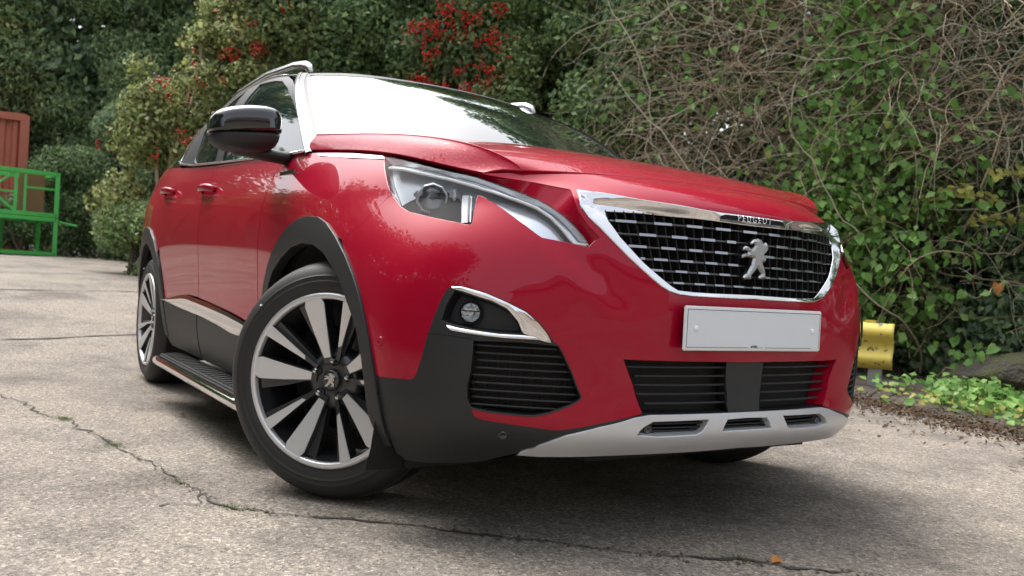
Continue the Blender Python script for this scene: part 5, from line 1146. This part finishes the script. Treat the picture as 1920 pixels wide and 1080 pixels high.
q=strew(700,[(-1.15,4.35),(-.95,4.2),(-.4,3.75),(.1,3.62)],(.20,.24)); P=np.c_[q,gz(q[:,0])+rng.uniform(.02,.16,len(q))]
kind(leaves('foliage',P-O3,np.tile(unit(np.array([.4,-.3,1.])),(len(P),1)),.06,'leaf_bright',gc,.85,.4,0),'stuff')
q=strew(260,[(-1.05,4.2),(-.6,3.75),(.2,3.5)],(.22,.22)); P=np.c_[q,gz(q[:,0])+rng.uniform(.02,.10,len(q))]
kind(leaves('foliage',P-O3,np.tile(unit(np.array([.4,-.3,1.])),(len(P),1)),.05,'leaf_yellow',gc,.8,.4,0),'stuff')
def tuft(name,c,n,h,r,parent=None,m='grass_blade'):
    P=np.c_[rng.normal(0,r,(n,2)),np.zeros(n)]; d=unit(np.c_[rng.normal(0,.5,(n,2)),np.ones(n)]); hh=(h*rng.uniform(.4,1.2,n))[:,None]; w=np.c_[rng.normal(0,1,(n,2)),np.zeros(n)]; w=unit(w)*hh*.06
    tip=P+d*hh; mid=P+d*hh*.55+np.c_[np.zeros((n,2)),hh*.06]
    V=np.stack([P-w,P+w,mid+w*.7,mid-w*.7,tip],1).reshape(-1,3); k=np.arange(n)[:,None]*5
    F=np.concatenate([k+np.array([[0,1,2]]),k+np.array([[0,2,3]]),k+np.array([[3,2,4]])],1).reshape(-1,3)
    o=fast_mesh(name,V,F,m,parent); o.location=c; return o
kind(tuft('foliage',np.array([-.62,4.02,0])-O3,420,.16,.13,gc),'stuff')
cr=GR['crack']
for (a,b,lab) in((3,12,'moss tuft in the crack where it meets the slab joint'),(5,11,'longer grass tuft in the crack midway to the front wheel'),(8,5,'small moss tuft in the crack just left of the front tyre'),(11,4,'tiny moss tuft where the crack bends towards the right'),(26,7,'mossy patch on the crack near the bottom right of the picture'),):
    x,y=cr[a]; t=tuft('moss_tuft',(x,y,float(gz(x))+.002),b*40,.009,.018 if a!=26 else .03,None,'grass_blade' if a!=26 else 'moss'); t.scale=(1.8 if a<12 else 1,1,1); tag(t,lab,'moss','moss tufts along the crack'); kind(t,'stuff')
    t.rotation_euler=(0,0,math.atan2(cr[a+1][1]-y,cr[a+1][0]-x))
q=[]
cA=np.array(cr)
for _ in range(260):
    i=rng.integers(0,len(cA)-1); t_=rng.uniform(); q.append(cA[i]*(1-t_)+cA[i+1]*t_+rng.normal(0,.016,2))
q=np.array(q); P=np.c_[q,gz(q[:,0])+.003]; kind(leaves('crack_grit',P,np.tile([0,0,1.],(len(P),1)),.012,'bark',None,.8,.15,0),'stuff')
# mossy mound
bm=bmesh.new(); bmesh.ops.create_icosphere(bm,subdivisions=5,radius=1)
for v in bm.verts:
    p=v.co.copy(); n_=sum(math.sin(p.x*f*1.3+f)*math.sin(p.y*f*1.7+2*f)*math.sin(p.z*f*1.1+3*f)/f for f in(2,4,7,13,23,37)); v.co=p*(1+.42*n_); v.co.x*=.85; v.co.y*=.62; v.co.z*=.30
me=bpy.data.meshes.new('rock'); bm.to_mesh(me); bm.free(); me.polygons.foreach_set('use_smooth',[True]*len(me.polygons))
mat('rock_moss',(.055,.048,.040),.9,bump=(22,.9,.05),var=(5,.9,(.075,.085,.03))); me.materials.append(MAT['rock_moss'])
rock=link(bpy.data.objects.new('rock',me)); rock.location=(-.95,5.55,.06); rock.rotation_euler=(0,0,math.radians(24)); tag(rock,'dark earthy rock mound with green moss under the hedge at the right edge','rock')
P,N=clumps([(-.95,5.5,.06,.80,.55,.30)],2600,.04,(.2,-.3,.9)); kind(leaves('moss',P-np.array(rock.location),N,.035,'moss',None,.8,.5,0),'stuff').parent=rock
bpy.data.objects['moss'].matrix_parent_inverse=Matrix.Rotation(-math.radians(24),4,'Z')
mo=thing('ivy','trailing ivy sprigs growing over the dark rock mound','climber',(-1.1,5.3,.2)); O4=np.array(mo.location)
for c in((-1.55,5.25,.30),(-1.3,5.12,.22),(-1.0,5.15,.16),(-1.45,5.05,.16),(-.75,5.2,.30)):
    P=[]
    for k in range(9): place_leaf(protos[rng.integers(0,3)],np.array(c)+rng.normal(0,.07,3)-O4,VIEW+np.array([0,0,.6]),mo,.6)
    curve_tubes('stem',[wander(np.array(c)-O4,(rng.normal(0,1),rng.normal(0,1),.4),.3,8,.3)],[.004],'twig',mo)
# single leaves: an orange one hanging in the ivy, fallen ones on the ground
V_,F_=heart(.10,.8); me=bpy.data.meshes.new('autumn_leaf'); me.from_pydata(V_,[],F_); me.materials.append(MAT['leaf_orange'])
o=place_leaf(me,(-1.30,5.20,.88),VIEW,None); o.name='autumn_leaf'; tag(o,'single orange leaf hanging among the dark ivy near the right edge','leaf')
fl=[((1.02,-.02),'leaf_orange','small orange leaf lying on the mossy patch of the crack'),((-.75,3.75),'leaf_orange','tan leaf lying on the ground cover beside the grass tuft'),((-.95,3.45),'leaf_yellow','pale leaf lying on the soil edge right of the guard rail post'),((.55,1.95),'leaf_brown','dark curled leaf on the open concrete near the right edge'),((.9,1.45),'leaf_brown','small dark leaf lower down on the concrete at the right'),((-1.5,-.95),'leaf_brown','brown leaf on the concrete left of the front tyre')]
for (x,y),m,lab in fl:
    V_,F_=heart(.034,1.5); me=bpy.data.meshes.new('fallen_leaf'); me.from_pydata(V_,[],F_); me.materials.append(MAT[m])
    o=bpy.data.objects.new('fallen_leaf',me); COL.objects.link(o); o.location=(x,y,float(gz(x))+.012); o.rotation_euler=(rng.normal(0,.2),rng.normal(0,.2),rng.uniform(0,6)); tag(o,lab,'leaf','fallen leaves')
# ------------------------------------------------------------------ yellow guard rail
m=mat('yellow_paint',(.62,.47,.015),.45,bump=(40,.3,.003)); t=m.node_tree; b=t.nodes['Principled BSDF']
tc=t.nodes.new('ShaderNodeTexCoord'); n=t.nodes.new('ShaderNodeTexNoise'); n.inputs['Scale'].default_value=14; n.inputs['Detail'].default_value=8
r=t.nodes.new('ShaderNodeValToRGB'); r.color_ramp.elements[0].position=.36; r.color_ramp.elements[0].color=(.16,.15,.14,1); r.color_ramp.elements[1].position=.40; r.color_ramp.elements[1].color=(.66,.52,.07,1)
e=r.color_ramp.elements.new(.7); e.color=(.60,.50,.14,1)
t.links.new(tc.outputs['Object'],n.inputs['Vector']); t.links.new(n.outputs['Fac'],r.inputs[0]); t.links.new(r.outputs[0],b.inputs['Base Color'])
mat('galvanised',(.42,.44,.46),.5,.6,var=(12,.5,(.30,.31,.32)))
rail=thing('guard_rail','chipped yellow guard rail end on a grey post behind the car, right of the bumper','guard rail',(-1.77,4.30,0))
ax=Vector((-.80,-.42,0)).normalized(); nn=Vector((ax.y,-ax.x,0)); 
if nn.dot(Vector((.8445,-.535,0)))<0: nn=-nn
prof=[(.0,.155),(.022,.165),(.052,.20),(.062,.232),(.052,.262),(.012,.300),(.0,.335),(.012,.370),(.052,.408),(.062,.438),(.052,.470),(.022,.505),(.0,.515)]
E0=Vector((-1.60,4.33,0))-Vector(rail.location)
V_=[];n_=len(prof)
for k,s in enumerate((0,.02,.6,1.6,3.0)):
    for th in(0,-.005):
        for d,z in prof: V_.append(E0+ax*s+nn*(d+th+ (.03 if k==-1 else 0))+Vector((0,0,z)))
F_=[]
for k in range(4):
    for th in(0,1):
        for i in range(n_-1):
            a=k*2*n_+th*n_+i; q=(a,a+1,a+2*n_+1,a+2*n_); F_.append(q if th==0 else q[::-1])
for i in range(n_-1): F_.append((i,i+n_,i+n_+1,i+1))
o=mesh_obj('rail_beam',V_,F_,'yellow_paint',rail,True)
g=Geo(); g.box(E0+ax*.13+nn*-.045+Vector((0,0,.235)),(.10,.07,.52),Matrix.Rotation(math.atan2(ax.y,ax.x),3,'Z'),.006); g.obj('post','galvanised',rail)
g=Geo(); g.box(E0+ax*.17+nn*-.02+Vector((0,0,.522)),(.10,.05,.022),Matrix.Rotation(math.atan2(ax.y,ax.x),3,'Z'),.005); g.obj('post_cap','yellow_paint',rail)
q=(-nn).to_track_quat('-Z','Z') if False else None
for (s,z,rr,kind_) in((.165,.300,.020,'ring'),(.055,.305,.014,'bar'),(.20,.37,.012,'bar'),(.245,.29,.013,'bar'),(.06,.225,.010,'dot'),(.09,.43,.010,'dot')):
    c=E0+ax*s+nn*(.014+(.045 if z>.4 or z<.25 else .0)+.004)+Vector((0,0,z)); g=Geo()
    R=Matrix((ax,nn,Vector((0,0,1)))).transposed()
    if kind_=='ring': g.tube([c+R@Vector((rr*math.cos(a),0,rr*math.sin(a))) for a in np.linspace(0,2*PI,15)],.004,5)
    elif kind_=='bar': g.box(c,(rr*2,.002,.006),R@Matrix.Rotation(.5 if s<.1 else -.6,3,'Y'))
    else: g.lathe([(0,-.002),(rr*.6,-.002)],10,Matrix.Translation(c)@R.to_4x4())
    g.obj('rail_marking','print_black',rail)
# ------------------------------------------------------------------ green steel cages and the red container, far left
mat('green_paint',(.12,.66,.15),.45,var=(6,.5,(.09,.54,.12))); mat('brown_board',(.30,.145,.075),.6,var=(3,.5,(.24,.11,.06)))
def cage(label,z0,h,board,xbrace):
    base=Vector((-14.44,-.455,z0)); t=thing('steel_cage',label,'cage',base,0,'stacked green steel cages')
    ux=Vector((.20,-.98,0)).normalized(); uy_=Vector((-.98,-.20,0)).normalized(); Rm=Matrix((ux,uy_,Vector((0,0,1)))).transposed()
    W_,D_=1.45,1.0; tk=.07
    def bar(n_,a,b,w=tk):
        a=Rm@Vector(a); b=Rm@Vector(b); d=b-a; g=Geo(); g.box((a+b)/2,(w,w,d.length+ (0 if abs(d.z)>.1 else w)),d.to_track_quat('Z','Y').to_matrix(),.006); g.obj(n_,'green_paint',t)
    for x in(0,W_):
        for y in(0,D_): bar('post',(x,y,0),(x,y,h))
    for z in(.04,h-.03):
        for y in(0,D_): bar('rail',(0,y,z),(W_,y,z))
        for x in(0,W_): bar('rail',(x,0,z),(x,D_,z))
    if xbrace:
        bar('post',(.64,0,0),(.64,0,h),.05); bar('post',(.50,0,0),(.50,0,h),.04); bar('rail',(0,0,h*.52),(.5,0,h*.52),.04) if False else None
        bar('brace',(.66,0,.08),(1.4,0,h-.06),.035); bar('brace',(.66,0,h-.06),(1.4,0,.08),.035); bar('rail',(.64,0,h*.5),(1.45,0,h*.5),.035)
        bar('rail',(0,0,h*.62),(.5,0,h*.62),.035)
    else:
        bar('post',(.95,0,0),(.95,0,h),.04); bar('post',(.6,D_,0),(.6,D_,h),.09)
    if board:
        g=Geo(); g.box(Rm@Vector((.32,.30,h*.5+.03)),(.40,.03,h*.98),Rm,.004); g.obj('board','brown_board',t)
    g=Geo(); g.box(Rm@Vector((W_/2,D_/2,.05)),(W_,D_,.03),Rm); g.obj('floor_plate','galvanised' if xbrace else 'black_liner',t)
    if xbrace: g=Geo(); g.tube([Rm@Vector((-.02,.0,-.06)),Rm@Vector((-.36,.05,-.11))],.02,8); g.obj('lift_handle','green_paint',t)
    return t
z_=float(gz(-14.6))
cage('lower bright green steel cage standing on the concrete at the far left',z_,.66,False,False)
cage('upper bright green steel cage with crossed braces and a brown board inside',z_+.665,.78,True,True)
mat('container_red',(.58,.17,.11),.55,var=(4,.4,(.50,.14,.095)))
cont=thing('shipping_container','faded red corrugated steel container mostly hidden by the far left bushes','container',(-17.46,-2.23,float(gz(-17.5))-.12))
ux=Vector((.08,.997,0)).normalized(); uy_=Vector((-.997,.08,0)).normalized(); Rm=Matrix((ux,uy_,Vector((0,0,1)))).transposed(); V_=[];F_=[]; n_=0
pts=[]; x=-3.0
while x<1.35:
    pts+=[(x,0),(x+.07,0),(x+.11,.05),(x+.18,.05)]; x+=.22
for (a,d) in pts:
    for z in(.15,2.75): V_.append(Rm@Vector((a,d,z)))
for i in range(len(pts)-1): F_.append((2*i,2*i+2,2*i+3,2*i+1))
o=mesh_obj('corrugated_wall',V_,F_,'container_red',cont,False)
g=Geo(); g.box(Rm@Vector((-.8,.0,2.80)),(4.4,.14,.14),Rm); g.box(Rm@Vector((-.8,.0,.08)),(4.4,.14,.16),Rm); g.box(Rm@Vector((1.38,.0,1.42)),(.16,.16,2.84),Rm); g.obj('frame','container_red',cont)
g=Geo(); g.box(Rm@Vector((-.8,1.2,2.78)),(4.4,2.2,.06),Rm); g.box(Rm@Vector((1.36,1.2,1.4)),(.06,2.2,2.7),Rm); g.obj('body','container_red',cont)
# ------------------------------------------------------------------ what stands behind the photographer (seen in the paint and chrome)
mat('fence_wood',(.17,.12,.085),.8,var=(3,.6,(.20,.15,.11))); mat('wall_render',(.26,.22,.18),.85,var=(1.2,.4,(.2,.17,.14))); mat('roof_tile',(.10,.07,.06),.8)
fe=thing('timber_fence','close boarded timber fence along the far side of the yard','fence',(-4,-6.4,0))
for k in range(104):
    g=Geo(); g.box((-24+.30*k,rng.uniform(-.01,.01),1.05+rng.uniform(-.03,.03)+float(gz(-28+.3*k))),(.285,.03,2.1)); g.obj('board','fence_wood',fe)
for z in(.4,1.7):
    g=Geo(); g.box((-8.4,-.06,z+.5),(31,.06,.1)); g.obj('rail','fence_wood',fe)
c_=mass((3,-8.6),(-30,-8.0),1.5,6.5,2,190,1.4)
shrub('tree','row of trees behind the timber fence','tree',(-10,-9),c_,[('leaf_holly',.6,1.),('leaf_mid',.4,1.)],60000,.30,stems=8,front=None)
bl=thing('building','low rendered workshop with a tiled roof on the far side of the yard','building',(19,-3,0))
g=Geo(); g.box((0,0,3.0),(5,24,6.0)); g.obj('wall','wall_render',bl)
g=Geo(); g.prism([(-3,6.0),(3,6.0),(0,8.6)],-12.4,12.4,lambda a,b,h:(a,h,b)); g.obj('roof','roof_tile',bl)
for k in range(0):
    g=Geo(); g.box((-2.52,-8+4*k,2.0),(.06,1.6,1.3)); wn=g.obj('window','window_tint',bl); g=Geo(); g.box((-2.53,-8+4*k,1.3),(.14,1.8,.08)); g.obj('sill','wall_render',wn)
